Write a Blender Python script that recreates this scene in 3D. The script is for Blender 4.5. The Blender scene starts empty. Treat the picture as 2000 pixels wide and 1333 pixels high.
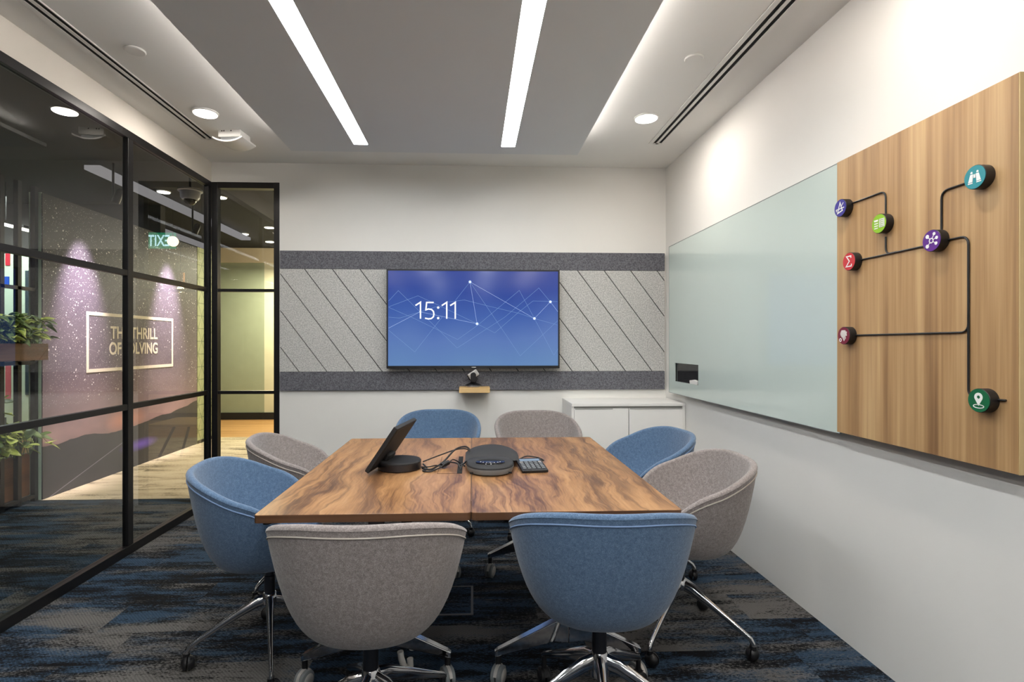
import bpy, bmesh, math, random
from mathutils import Vector, Matrix, Euler
random.seed(7)
SC = bpy.context.scene
COL = SC.collection
PI = math.pi

# ------------------------------------------------------------------ camera, world, exposure
F_PX = 1059.0
cam_d = bpy.data.cameras.new('camera')
cam_d.sensor_width = 36.0
cam_d.lens = 36.0 * F_PX / 2000.0
cam_d.shift_x = (1000 - 966.9) / 2000.0
cam_d.shift_y = (673 - 666.5) / 2000.0
cam_d.clip_start = 0.05
cam = bpy.data.objects.new('camera', cam_d)
COL.objects.link(cam)
cam.location = (0, 0, 1.294)
cam.rotation_euler = (PI / 2, 0, -math.radians(2.4))
SC.camera = cam
SC.view_settings.view_transform = 'Standard'
SC.view_settings.look = 'None'
SC.view_settings.gamma = 1.0
SC.view_settings.exposure = 0.26
SC.view_settings.use_curve_mapping = False
W = bpy.data.worlds.new('world')
SC.world = W
W.use_nodes = True
W.node_tree.nodes['Background'].inputs[0].default_value = (0.6, 0.62, 0.65, 1)
W.node_tree.nodes['Background'].inputs[1].default_value = 0.02
SC.cycles.max_bounces = 10
SC.cycles.diffuse_bounces = 5
SC.cycles.glossy_bounces = 5
SC.cycles.transparent_max_bounces = 12
SC.cycles.sample_clamp_indirect = 6
SC.cycles.use_denoising = True

# light levels (used by the lamp builders below)
STRIP_E = 29.0      # linear lights in the raft
COVE_E = 26.0       # strip hidden on top of the raft
DOWN_W = 8.0      # each downlight, watts
REAR_W = 60.0      # large panels further back in the room


def lamp(name, kind, loc, power, color=(1, 1, 1), rot=(0, 0, 0), size=0.1, size_y=None, spot=None, blend=0.6):
    d = bpy.data.lights.new(name, kind)
    d.energy = power
    d.color = color
    if kind == 'AREA':
        d.shape = 'RECTANGLE' if size_y else 'SQUARE'
        d.size = size
        if size_y:
            d.size_y = size_y
    else:
        d.shadow_soft_size = size
    if kind == 'SPOT':
        d.spot_size = math.radians(spot)
        d.spot_blend = blend
    o = bpy.data.objects.new(name, d)
    o.location = loc
    o.rotation_euler = rot
    COL.objects.link(o)
    return o


WARM = (1.0, 0.92, 0.83)
for x, ys in ((-1.694, (3.517, 1.75, 0.0, -1.75, -3.5)), (1.128, (3.476, 1.75, 0.0, -1.75, -3.5))):
    for y in ys:
        dl = lamp('downlight_beam', 'AREA', (x, y, 2.754), DOWN_W * (1.0 if x > 0 else 0.6), WARM, size=0.13)
        dl.data.shape = 'DISK'
# corridor and neighbouring rooms
lamp('meeting_room_fill', 'POINT', (-1.9, 8.5, 2.25), 75, (1.0, 0.92, 0.72), size=0.12)  # added light hidden behind the back wall, brightens the cream band; no fixture
for y in (4.9, 5.7, 6.5, 7.3):
    lamp('corridor_and_fill_spot', 'SPOT', (-2.65, y, 2.86), 50, (1.0, 0.91, 0.80), size=0.08, spot=66, blend=0.7)
lamp('corridor_and_fill_spot', 'SPOT', (-2.75, 4.1, 2.9), 70, (1.0, 0.95, 0.85), rot=(0, math.radians(26), 0), size=0.08, spot=50, blend=0.8)  # added beam that brightens the dim plant shelving; no fixture there
lamp('corridor_and_fill_spot', 'SPOT', (-2.8, 2.6, 2.9), 30, (1.0, 0.92, 0.8), size=0.1, spot=80, blend=0.8)
lamp('corridor_and_fill_spot', 'SPOT', (-1.2, 6.4, 2.86), 50, (1.0, 0.86, 0.7), size=0.05, spot=80, blend=0.8)
lamp('corridor_and_fill_spot', 'SPOT', (0.6, 6.4, 2.86), 50, (1.0, 0.86, 0.7), size=0.05, spot=80, blend=0.8)
lamp('side_room_light', 'AREA', (-5.2, 5.75, 2.8), 45, (0.93, 1.0, 0.93), size=1.2, size_y=0.8)
lamp('meeting_room_fill', 'AREA', (-2.8, 8.6, 2.6), 100, (1.0, 0.93, 0.68), size=1.2, size_y=0.7)

# ------------------------------------------------------------------ helpers
def lin(c):
    return tuple(((v / 255) / 12.92 if v / 255 <= 0.04045 else ((v / 255 + 0.055) / 1.055) ** 2.4) for v in c) + (1.0,)


class N:
    """small node-tree builder"""
    def __init__(s, name):
        s.m = bpy.data.materials.new(name)
        s.m.use_nodes = True
        s.t = s.m.node_tree
        s.t.nodes.clear()
        s.out = s.t.nodes.new('ShaderNodeOutputMaterial')

    def n(s, kind, **kw):
        o = s.t.nodes.new('ShaderNode' + kind)
        for k, v in kw.items():
            setattr(o, k, v)
        return o

    def l(s, a, b):
        s.t.links.new(a, b)

    def val(s, sock, v):
        if hasattr(v, 'is_output'):
            s.l(v, sock)
        else:
            sock.default_value = v

    def math(s, op, a, b=0.0, c=None, clamp=False):
        o = s.n('Math', operation=op, use_clamp=clamp)
        s.val(o.inputs[0], a)
        s.val(o.inputs[1], b)
        if c is not None:
            s.val(o.inputs[2], c)
        return o.outputs[0]

    def coord(s, scale=(1, 1, 1), loc=(0, 0, 0), rot=(0, 0, 0)):
        tc = s.n('TexCoord')
        mp = s.n('Mapping')
        mp.inputs['Scale'].default_value = scale
        mp.inputs['Location'].default_value = loc
        mp.inputs['Rotation'].default_value = rot
        s.l(tc.outputs['Object'], mp.inputs[0])
        return mp.outputs[0]

    def noise(s, vec, scale, detail=2.0, rough=0.5, dist=0.0, out=0):
        o = s.n('TexNoise')
        s.l(vec, o.inputs['Vector'])
        o.inputs['Scale'].default_value = scale
        o.inputs['Detail'].default_value = detail
        o.inputs['Roughness'].default_value = rough
        o.inputs['Distortion'].default_value = dist
        return o.outputs[out]

    def ramp(s, fac, stops, interp='LINEAR'):
        o = s.n('ValToRGB')
        o.color_ramp.interpolation = interp
        e = o.color_ramp.elements
        while len(e) > 1:
            e.remove(e[-1])
        e[0].position = stops[0][0]
        e[0].color = stops[0][1]
        for p, c in stops[1:]:
            k = e.new(p)
            k.color = c
        s.val(o.inputs[0], fac)
        return o.outputs[0]

    def mix(s, fac, a, b, mode='MIX'):
        o = s.n('Mix', data_type='RGBA', blend_type=mode)
        s.val(o.inputs[0], fac)
        s.val(o.inputs[6], a)
        s.val(o.inputs[7], b)
        return o.outputs[2]

    def bsdf(s, color, rough=0.5, metal=0.0, bump=None, bump_str=0.2, bump_dist=0.002, **kw):
        b = s.n('BsdfPrincipled')
        s.val(b.inputs['Base Color'], color)
        s.val(b.inputs['Roughness'], rough)
        b.inputs['Metallic'].default_value = metal
        for k, v in kw.items():
            s.val(b.inputs[k.replace('_', ' ')], v)
        if bump is not None:
            bp = s.n('Bump')
            bp.inputs['Strength'].default_value = bump_str
            bp.inputs['Distance'].default_value = bump_dist
            s.l(bump, bp.inputs['Height'])
            s.l(bp.outputs[0], b.inputs['Normal'])
        s.l(b.outputs[0], s.out.inputs[0])
        return s.m


BW = [(0, (0, 0, 0, 1)), (1, (1, 1, 1, 1))]


def m_plain(name, rgb, rough=0.5, metal=0.0, var=0.04, scale=6.0, **kw):
    n = N(name)
    c = lin(rgb)
    v = n.coord()
    f = n.noise(v, scale, 3)
    lo = tuple(x * (1 - var) for x in c[:3]) + (1,)
    hi = tuple(min(1, x * (1 + var)) for x in c[:3]) + (1,)
    return n.bsdf(n.ramp(f, [(0.3, lo), (0.7, hi)]), rough, metal, **kw)


def m_emit(name, rgb, strength):
    n = N(name)
    e = n.n('Emission')
    e.inputs[0].default_value = rgb + (1,) if len(rgb) == 3 else rgb
    e.inputs[1].default_value = strength
    n.l(e.outputs[0], n.out.inputs[0])
    return n.m


def m_fabric(name, c1, c2, c3, sc=1.0):
    n = N(name)
    v = n.coord()
    a = n.noise(v, 420 * sc, 3, 0.7)
    b = n.noise(v, 90 * sc, 4, 0.7)
    c = n.noise(v, 7, 2)
    f = n.math('ADD', n.math('MULTIPLY', a, 0.65), n.math('MULTIPLY', b, 0.35))
    col = n.ramp(f, [(0.36, lin(c1)), (0.5, lin(c2)), (0.64, lin(c3))])
    col = n.mix(n.math('MULTIPLY', c, 0.25), col, lin(c1))
    return n.bsdf(col, 0.92, bump=a, bump_str=0.35, bump_dist=0.0015, Sheen_Weight=0.25, Sheen_Roughness=0.5)


def m_carpet(name, dark, mid, blue, grey, sx=1.0, thr=0.0):
    """plank carpet tiles with streaks across the room"""
    n = N(name)
    tc = n.n('TexCoord')
    sp = n.n('SeparateXYZ')
    n.l(tc.outputs['Object'], sp.inputs[0])
    row = n.math('FLOOR', n.math('DIVIDE', sp.outputs[1], 0.25))
    wn = n.n('TexWhiteNoise', noise_dimensions='1D')
    n.l(row, wn.inputs['W'])
    cx = n.math('FLOOR', n.math('ADD', n.math('DIVIDE', sp.outputs[0], 1.0), wn.outputs[0]))
    cb = n.n('CombineXYZ')
    n.l(row, cb.inputs[0])
    n.l(cx, cb.inputs[1])
    wn2 = n.n('TexWhiteNoise', noise_dimensions='2D')
    n.l(cb.outputs[0], wn2.inputs['Vector'])
    cell = wn2.outputs[0]
    cb2 = n.n('CombineXYZ')
    n.l(n.math('MULTIPLY', sp.outputs[0], 2.2 * sx), cb2.inputs[0])
    n.l(n.math('MULTIPLY', sp.outputs[1], 13.0), cb2.inputs[1])
    n.l(n.math('MULTIPLY', cell, 1.3), cb2.inputs[2])
    streak = n.noise(cb2.outputs[0], 1.0, 6, 0.68)
    cb3 = n.n('CombineXYZ')
    n.l(n.math('MULTIPLY', sp.outputs[0], 1.1), cb3.inputs[0])
    n.l(n.math('MULTIPLY', sp.outputs[1], 4.0), cb3.inputs[1])
    n.l(n.math('MULTIPLY', cell, 2.0), cb3.inputs[2])
    big = n.noise(cb3.outputs[0], 1.0, 4, 0.6)
    v = n.coord()
    fine = n.noise(v, 260, 2, 0.6)
    mid_n = n.noise(n.coord(scale=(1, 2.2, 1)), 60, 4, 0.8)
    s2 = n.math('ADD', streak, n.math('MULTIPLY', n.math('SUBTRACT', mid_n, 0.5), 0.75))
    base = n.ramp(s2, [(0.40 + thr, lin(dark)), (0.48 + thr, lin(mid)), (0.55 + thr, lin(blue)), (0.68 + thr, lin(blue))])
    g = n.math('ADD', big, n.math('MULTIPLY', n.math('SUBTRACT', mid_n, 0.5), 0.55))
    gm = n.ramp(g, [(0.50, (0, 0, 0, 1)), (0.60, (1, 1, 1, 1))])
    col = n.mix(gm, base, lin(grey))
    sm = n.ramp(s2, [(0.36 + thr, (0, 0, 0, 1)), (0.44 + thr, (1, 1, 1, 1))])
    col = n.mix(sm, lin(dark), col)
    # twill speckle
    wv = n.n('TexWave', wave_type='BANDS', bands_direction='DIAGONAL')
    n.l(n.coord(scale=(1, 1, 1)), wv.inputs['Vector'])
    wv.inputs['Scale'].default_value = 42
    wv.inputs['Distortion'].default_value = 1.5
    k = n.math('ADD', n.math('MULTIPLY', fine, 1.5), n.math('MULTIPLY', wv.outputs[1], 0.45))
    k = n.math('ADD', k, 0.1)
    kk = n.n('CombineColor')
    for i in range(3):
        n.l(k, kk.inputs[i])
    col = n.mix(0.75, col, kk.outputs[0], 'MULTIPLY')
    return n.bsdf(col, 0.95, bump=fine, bump_str=0.4, bump_dist=0.003, Specular_IOR_Level=0.15)


def m_walnut(name, off):
    n = N(name)
    v = n.coord(scale=(1.0, 0.075, 1.0), loc=off)
    warp = n.noise(n.coord(scale=(1.0, 0.55, 1.0), loc=off), 4.5, 3, 0.55)
    cbx = n.n('CombineXYZ')
    n.l(n.math('MULTIPLY', n.math('SUBTRACT', warp, 0.5), 0.20), cbx.inputs[0])
    add = n.n('VectorMath', operation='ADD')
    n.l(cbx.outputs[0], add.inputs[0])
    n.l(v, add.inputs[1])
    big = n.noise(add.outputs[0], 8.0, 3, 0.5, 0.2)
    mid_ = n.noise(add.outputs[0], 28.0, 4, 0.6, 0.3)
    vein = n.math('ABSOLUTE', n.math('SUBTRACT', n.noise(add.outputs[0], 9.0, 3, 0.5, 0.5), 0.5))
    vein = n.ramp(vein, [(0.0, (1, 1, 1, 1)), (0.03, (0, 0, 0, 1))])
    fine = n.noise(n.coord(scale=(1, 0.03, 1), loc=off), 210, 4, 0.7)
    str_ = n.noise(add.outputs[0], 85.0, 4, 0.65, 0.1)
    f = n.math('ADD', n.math('ADD', n.math('MULTIPLY', big, 0.50), n.math('MULTIPLY', mid_, 0.38)), n.math('MULTIPLY', n.math('SUBTRACT', str_, 0.15), 0.17))
    f = n.math('ADD', f, n.math('MULTIPLY', n.math('SUBTRACT', fine, 0.5), 0.22))
    col = n.ramp(f, [(0.35, lin((66, 44, 32))), (0.43, lin((112, 78, 52))), (0.50, lin((148, 107, 70))),
                     (0.57, lin((166, 124, 83))), (0.67, lin((184, 143, 100)))])
    col = n.mix(n.math('MULTIPLY', vein, 0.55), col, lin((74, 46, 32)))
    return n.bsdf(col, 0.33, bump=fine, bump_str=0.08, bump_dist=0.001, Specular_IOR_Level=0.45)


def m_oak(name, axis=2, lo=(128, 95, 62), mid=(166, 130, 88), hi=(196, 163, 117), rough=0.5):
    n = N(name)
    s1 = [5.0, 5.0, 5.0]
    s1[axis] = 0.16
    s2 = [60.0, 60.0, 60.0]
    s2[axis] = 1.0
    a = n.noise(n.coord(scale=tuple(s1)), 2.2, 3, 0.55, 0.25)
    b = n.noise(n.coord(scale=tuple(s2)), 1.0, 4, 0.65)
    s3 = [14.0, 14.0, 14.0]
    s3[axis] = 0.5
    c = n.noise(n.coord(scale=tuple(s3)), 1.3, 3, 0.6)
    f = n.math('ADD', n.math('ADD', n.math('MULTIPLY', a, 0.5), n.math('MULTIPLY', b, 0.28)), n.math('MULTIPLY', c, 0.25))
    col = n.ramp(f, [(0.38, lin(lo)), (0.5, lin(mid)), (0.63, lin(hi))])
    return n.bsdf(col, rough, bump=b, bump_str=0.1, bump_dist=0.001)


def m_felt(name, c1, c2):
    n = N(name)
    v = n.coord()
    a = n.noise(v, 110, 4, 0.75)
    col = n.ramp(a, [(0.36, lin(c1)), (0.62, lin(c2))])
    return n.bsdf(col, 0.95, bump=a, bump_str=0.3, bump_dist=0.002)


def m_pane(name, ior, tint):
    """clear sheet: mirror reflection by Fresnel on the outer face, the rest passes straight through"""
    n = N(name)
    fr = n.n('Fresnel')
    fr.inputs[0].default_value = ior
    geo = n.n('NewGeometry')
    f = n.math('MULTIPLY', n.math('MULTIPLY', fr.outputs[0], n.math('SUBTRACT', 1.0, geo.outputs['Backfacing'])), 2.1, clamp=True)
    tr = n.n('BsdfTransparent')
    tr.inputs[0].default_value = tint
    gl = n.n('BsdfGlossy')
    gl.inputs['Roughness'].default_value = 0.0
    mx = n.n('MixShader')
    n.l(f, mx.inputs[0])
    n.l(tr.outputs[0], mx.inputs[1])
    n.l(gl.outputs[0], mx.inputs[2])
    n.l(mx.outputs[0], n.out.inputs[0])
    return n.m


# ---- materials
M = {}
M['wall'] = m_plain('white_paint', (226, 224, 219), 0.75, var=0.012, scale=2)
M['ceil'] = m_plain('ceiling_paint', (238, 237, 233), 0.85, var=0.012, scale=2)
M['raft'] = m_plain('raft_paint', (226, 228, 228), 0.85, var=0.01, scale=2)
M['header'] = m_plain('header_paint', (222, 216, 206), 0.8, var=0.01)
M['dark_wall'] = m_plain('dark_wall', (58, 57, 56), 0.9)
M['rear'] = m_plain('rear_wall', (120, 124, 130), 0.8)
M['black_ceil'] = m_plain('black_soffit', (9, 9, 10), 0.95)
M['carpet'] = m_carpet('navy_carpet', (12, 12, 15), (19, 23, 30), (44, 62, 80), (92, 90, 88))
M['carpet_beige'] = m_carpet('beige_carpet', (96, 86, 70), (172, 156, 130), (196, 180, 152), (204, 188, 160), thr=-0.05)
M['frame'] = m_plain('black_frame', (24, 23, 24), 0.38, 0.3, var=0.1)
M['pane'] = m_pane('clear_pane', 1.5, (0.93, 0.95, 0.94, 1))
M['walnutL'] = m_walnut('walnut_left', (0.3, 1.1, 0))
M['walnutR'] = m_walnut('walnut_right', (4.35, 0.35, 0))
M['walnut_edge'] = m_oak('walnut_edge', 0, (76, 50, 32), (98, 67, 43), (118, 83, 54), 0.45)
M['oak'] = m_oak('oak_board')
M['oak_edge'] = m_oak('oak_edge', 2, (172, 146, 100), (192, 166, 118), (206, 182, 134))
M['shelf_oak'] = m_oak('shelf_oak', 0, (196, 156, 98), (212, 176, 120), (224, 192, 138))
M['felt_d'] = m_felt('dark_felt', (66, 66, 72), (116, 116, 122))
M['felt_l'] = m_felt('light_felt', (150, 150, 148), (206, 205, 201))
M['groove'] = m_plain('groove_black', (14, 14, 15), 0.9)
M['blue'] = m_fabric('blue_wool', (58, 82, 110), (80, 106, 136), (112, 138, 166))
M['grey'] = m_fabric('taupe_wool', (104, 96, 94), (138, 129, 126), (176, 167, 163))
M['blue_pipe'] = m_plain('blue_piping', (122, 148, 186), 0.8)
M['grey_pipe'] = m_plain('grey_piping', (182, 174, 164), 0.8)
M['chrome'] = m_plain('polished_chrome', (205, 205, 208), 0.09, 1.0, var=0.02)
M['dchrome'] = m_plain('dark_metal', (70, 71, 76), 0.3, 0.9)
M['black'] = m_plain('black_plastic', (22, 22, 24), 0.42)
M['black_soft'] = m_plain('black_fabric_plastic', (30, 30, 32), 0.7, var=0.15, scale=200)
M['gloss_black'] = m_plain('gloss_black', (10, 10, 12), 0.08)
M['grey_pl'] = m_plain('grey_plastic', (118, 122, 124), 0.35)
M['silver'] = m_plain('silver_plastic', (188, 184, 180), 0.35, 0.3)
M['white_pl'] = m_plain('white_plastic', (225, 224, 220), 0.4)
M['cabinet'] = m_plain('white_laminate', (236, 234, 230), 0.45, var=0.01)
M['gap'] = m_plain('shadow_gap', (150, 150, 147), 0.8)
M['white_ink'] = m_plain('white_ink', (238, 238, 235), 0.6, var=0.01)
M['pale'] = m_plain('pale_green_wall', (206, 224, 204), 0.7)
M['green_wall'] = m_plain('sage_wall', (158, 164, 140), 0.7)
M['cream_wall'] = m_plain('cream_wall', (216, 210, 182), 0.7)
M['cream_band'] = m_plain('cream_band', (225, 208, 180), 0.8)
M['skirt'] = m_plain('black_skirting', (22, 20, 20), 0.6)
M['wood_floor'] = m_oak('oak_floor', 0, (150, 108, 62), (176, 130, 78), (192, 148, 94))
M['leaf'] = m_plain('leaf_green', (88, 112, 54), 0.5, var=0.5, scale=18)
M['leaf2'] = m_plain('leaf_lime', (172, 186, 88), 0.45, var=0.35, scale=18)
M['soil'] = m_plain('soil', (36, 28, 22), 0.95)
M['plank'] = m_oak('planter_wood', 1, (84, 52, 30), (108, 68, 40), (128, 84, 50))

# whiteboard glass
n = N('tinted_board_glass')
M['board'] = n.bsdf(n.ramp(n.noise(n.coord(), 1.5, 1), [(0.3, lin((194, 208, 202))), (0.7, lin((197, 211, 205)))]), 0.35,
                    Specular_IOR_Level=0.5, Coat_Weight=1.0, Coat_Roughness=0.02, Coat_IOR=1.5)

# ------------------------------------------------------------------ mesh builder
class MB:
    def __init__(s):
        s.v, s.f, s.mi = [], [], []
        s.cur = 0

    def add(s, vs, fs, mat=None):
        b = len(s.v)
        s.v += [tuple((mat @ Vector(p)) if mat else p) for p in vs]
        s.f += [tuple(b + i for i in f) for f in fs]
        s.mi += [s.cur] * len(fs)
        return s

    def box(s, x0, x1, y0, y1, z0, z1, mat=None):
        v = [(x0, y0, z0), (x1, y0, z0), (x1, y1, z0), (x0, y1, z0), (x0, y0, z1), (x1, y0, z1), (x1, y1, z1), (x0, y1, z1)]
        return s.add(v, [(0, 3, 2, 1), (4, 5, 6, 7), (0, 1, 5, 4), (1, 2, 6, 5), (2, 3, 7, 6), (3, 0, 4, 7)], mat)

    def rings(s, rings, closed=True, cap=True, mat=None):
        """list of rings of equal length -> skin"""
        k = len(rings[0])
        vs = [p for r in rings for p in r]
        fs = []
        for i in range(len(rings) - 1):
            for j in range(k if closed else k - 1):
                a, b = i * k + j, i * k + (j + 1) % k
                fs.append((a, b, b + k, a + k))
        if cap:
            fs.append(tuple(reversed(range(k))))
            fs.append(tuple((len(rings) - 1) * k + j for j in range(k)))
        return s.add(vs, fs, mat)

    def lathe(s, prof, seg=32, c=(0, 0), mat=None):
        """prof: (r, z) bottom -> top"""
        return s.rings([[(c[0] + r * math.cos(2 * PI * j / seg), c[1] + r * math.sin(2 * PI * j / seg), z) for j in range(seg)]
                        for r, z in prof], mat=mat)

    def tube(s, pts, r, seg=10, mat=None, flat=1.0, closed=False):
        """swept round (or flattened) bar; r may be a list"""
        pts = [Vector(p) for p in pts]
        n = len(pts)
        rr = r if isinstance(r, (list, tuple)) else [r] * n
        rings, up = [], None
        for i, p in enumerate(pts):
            if closed:
                t = (pts[(i + 1) % n] - pts[i - 1]).normalized()
            else:
                t = (pts[min(i + 1, n - 1)] - pts[max(i - 1, 0)]).normalized()
            if up is None:
                up = Vector((0, 0, 1)) if abs(t.z) < 0.9 else Vector((1, 0, 0))
            side = t.cross(up).normalized()
            up = side.cross(t).normalized()
            rings.append([tuple(p + side * (math.cos(2 * PI * j / seg) * rr[i] * flat) + up * (math.sin(2 * PI * j / seg) * rr[i]))
                          for j in range(seg)])
        if closed:
            rings.append(rings[0])
        return s.rings(rings, cap=not closed, mat=mat)

    def prism(s, poly, d0, d1, mat=None):
        """poly in xy (CCW) from z=d0 to d1"""
        k = len(poly)
        vs = [(x, y, d0) for x, y in poly] + [(x, y, d1) for x, y in poly]
        fs = [tuple(reversed(range(k))), tuple(range(k, 2 * k))] + [(j, (j + 1) % k, (j + 1) % k + k, j + k) for j in range(k)]
        return s.add(vs, fs, mat)

    def stroke(s, pts, w, d0, d1, mat=None, closed=False):
        """flat line of width w with mitred corners in the xy plane"""
        P = [Vector((a, b)) for a, b in pts]
        n = len(P)
        L, R = [], []
        for i, p in enumerate(P):
            a = P[i - 1] if (i > 0 or closed) else None
            b = P[(i + 1) % n] if (i < n - 1 or closed) else None
            d1_ = (p - a).normalized() if a is not None else (b - p).normalized()
            d2_ = (b - p).normalized() if b is not None else d1_
            n1 = Vector((-d1_.y, d1_.x))
            n2 = Vector((-d2_.y, d2_.x))
            m = (n1 + n2)
            m = m.normalized() if m.length > 1e-6 else n1
            k = w / 2 / max(0.45, m.dot(n1))
            L.append(p + m * k)
            R.append(p - m * k)
        rng = range(n if closed else n - 1)
        for i in rng:
            j = (i + 1) % n
            q = [tuple(R[i]), tuple(R[j]), tuple(L[j]), tuple(L[i])]
            s.prism(q, d0, d1, mat)
        return s

    def obj(s, name, mats, parent=None, loc=None, smooth=False, bevel=0, seg=2):
        me = bpy.data.meshes.new(name)
        me.from_pydata(s.v, [], s.f)
        me.update()
        for m in (mats if isinstance(mats, list) else [mats]):
            me.materials.append(m)
        for p, i in zip(me.polygons, s.mi):
            p.material_index = i
        if smooth:
            me.polygons.foreach_set('use_smooth', [True] * len(me.polygons))
            me.set_sharp_from_angle(angle=math.radians(38))
        o = bpy.data.objects.new(name, me)
        COL.objects.link(o)
        if parent:
            o.parent = parent
        if loc:
            o.location = loc
        if bevel:
            b = o.modifiers.new('bevel', 'BEVEL')
            b.width = bevel
            b.segments = seg
            b.limit_method = 'ANGLE'
        return o


def tag(o, label=None, cat=None, group=None, kind=None):
    if label:
        o['label'] = label
    if cat:
        o['category'] = cat
    if group:
        o['group'] = group
    if kind:
        o['kind'] = kind
    return o


def thing(name, label, cat, loc=(0, 0, 0), rz=0, group=None):
    o = bpy.data.objects.new(name, None)
    COL.objects.link(o)
    o.location = loc
    o.rotation_euler = (0, 0, rz)
    o.empty_display_size = 0.1
    return tag(o, label, cat, group)


def kids(o):
    return [c for c in bpy.data.objects if c.parent == o]


def copy_tree(o, parent=None):
    c = o.copy()
    COL.objects.link(c)
    c.parent = parent
    for ch in kids(o):
        copy_tree(ch, c)
    return c


def struct(name, mb, m, **kw):
    return tag(mb.obj(name, m, **kw), kind='structure')


def B(*a):
    return MB().box(*a)


XL, XR, YB, H = -2.11, 1.62, 4.48, 2.77
YR = -5.2
# ------------------------------------------------------------------ room shell
struct('floor', B(-6.6, XR + .1, YR, 4.655, -0.1, 0), M['carpet'])
struct('floor', B(-6.6, 3.0, 4.655, 7.7, -0.1, 0.0), M['carpet_beige'])
struct('floor', B(-6.6, 3.0, 7.7, 9.6, -0.1, 0.0), M['wood_floor'])
struct('wall_right', B(XR, XR + .12, YR, YB, 0, H), M['wall'])
w = MB()
w.box(-1.567, XR + .12, YB, YB + .12, 0, H)
w.box(XL - .1, -1.567, YB, YB + .12, 2.61, H)
struct('wall_back', w, M['wall'])
struct('wall_left', B(XL - .09, XL, YR, YB, 2.61, H), M['header'])
struct('wall_rear', B(XL - .1, XR + .12, YR - .1, YR, 0, H), M['rear'])
struct('ceiling', B(XL - .1, XR + .12, YR, YB + .12, H, H + .1), M['ceil'])
# raft hanging below the ceiling, with slots for the two linear lights
RX0, RX1, RY0, RY1, RZ = -1.285, 0.763, -1.5, 3.91, 2.67
SL = [(-0.814, -0.717), (0.201, 0.297)]
SY0, SY1 = -1.2, 3.77


def raft(name, y0, y1, s0, s1):
    r = MB()
    xs = [RX0, SL[0][0], SL[0][1], SL[1][0], SL[1][1], RX1]
    for i in range(0, 5, 2):
        r.box(xs[i], xs[i + 1], y0, y1, RZ, RZ + .025)
    for a, b in SL:
        r.box(a, b, y0, s0, RZ, RZ + .025)
        r.box(a, b, s1, y1, RZ, RZ + .025)
    for x in (RX0 + .3, RX1 - .3, -0.26):
        for y in (y0 + .4, y1 - .4):
            r.box(x - .02, x + .02, y - .02, y + .02, RZ + .025, H)
    return struct(name, r, M['raft'])


raft('ceiling', RY0, RY1, SY0, SY1)
raft('ceiling', -4.9, -2.6, -4.6, -3.0)
strip_m = m_emit('strip_diffuser', (0.955, 0.985, 1.0), STRIP_E)
cove_m = m_emit('cove_led', (1.0, 0.93, 0.88), COVE_E)
for (a, b), l1, l2 in zip(SL, ('long white linear ceiling light nearer the glass partition, left of the two',
                               'long white linear ceiling light nearer the whiteboard wall, right of the two'),
                          ('short linear ceiling light in the rear raft on the glass side',
                           'short linear ceiling light in the rear raft on the whiteboard side')):
    for y0, y1, lb in ((SY0, SY1, l1), (-4.6, -3.0, l2)):
        t = thing('linear_light', lb, 'ceiling light', ((a + b) / 2, (y0 + y1) / 2, RZ), group='linear lights in the ceiling raft')
        hw, hl = (b - a) / 2, (y1 - y0) / 2
        B(-hw, hw, -hl, hl, .028, .06).obj('housing', M['grey_pl'], t)
        B(-hw + .001, hw - .001, -hl + .001, hl - .001, .004, .026).obj('diffuser', strip_m, t)
for x, s, lb in ((RX0, 1, 'light strip hidden on the raft edge facing the glass partition'),
                 (RX1, -1, 'light strip hidden on the raft edge facing the whiteboard wall')):
    t = thing('cove_light', lb, 'light strip', (x + s * .07, 1.1, RZ + .027), group='cove lights on the raft')
    B(*sorted((s * .004, s * .03)), -2.5, 2.65, 0, .03).obj('channel', M['white_pl'], t)
    B(*sorted((0, s * .0035)), -2.5, 2.65, .006, .026).obj('led_tape', cove_m, t)

# ------------------------------------------------------------------ downlights, discs, diffusers
down_m = m_emit('downlight_lens', (1.0, 0.94, 0.85), 14.0)


def disc_light(label, x, y, z, r, group):
    t = thing('downlight', label, 'ceiling light', (x, y, z), group=group)
    MB().lathe([(r, -.001), (r * 1.0, -.010), (r * .93, -.012), (r * .9, -.012)], 32).obj('trim_ring', M['white_pl'], t, smooth=True)
    MB().lathe([(r * .88, -.0145), (r * .88, -.0122)], 32).obj('lens', down_m, t)
    return t


for side, x, ys in (('glass partition', -1.694, (3.517, 1.75, 0.0, -1.75, -3.5)), ('whiteboard wall', 1.128, (3.476, 1.75, 0.0, -1.75, -3.5))):
    for i, y in enumerate(ys):
        lb = ('round recessed downlight nearest the back wall, on the %s side' % side) if i == 0 else \
            'round downlight on the %s side, %s from the back wall' % (side, ['', 'second', 'third', 'fourth', 'fifth'][i])
        disc_light(lb, x, y, H, .078, 'round downlights in the meeting room ceiling')
for x, y, lb in ((-1.688, 2.79, 'small grey round ceiling disc between downlight and air slots by the glass'),
                 (1.14, 2.746, 'small flush white round disc on the ceiling above the whiteboard')):
    t = thing('ceiling_speaker', lb, 'ceiling disc', (x, y, H))
    MB().lathe([(.047, -.001), (.049, -.006), (.044, -.010), (.0, -.0101)][::1], 28).obj('cover', M['ceil'] if x > 0 else M['white_pl'], t, smooth=True)


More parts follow.
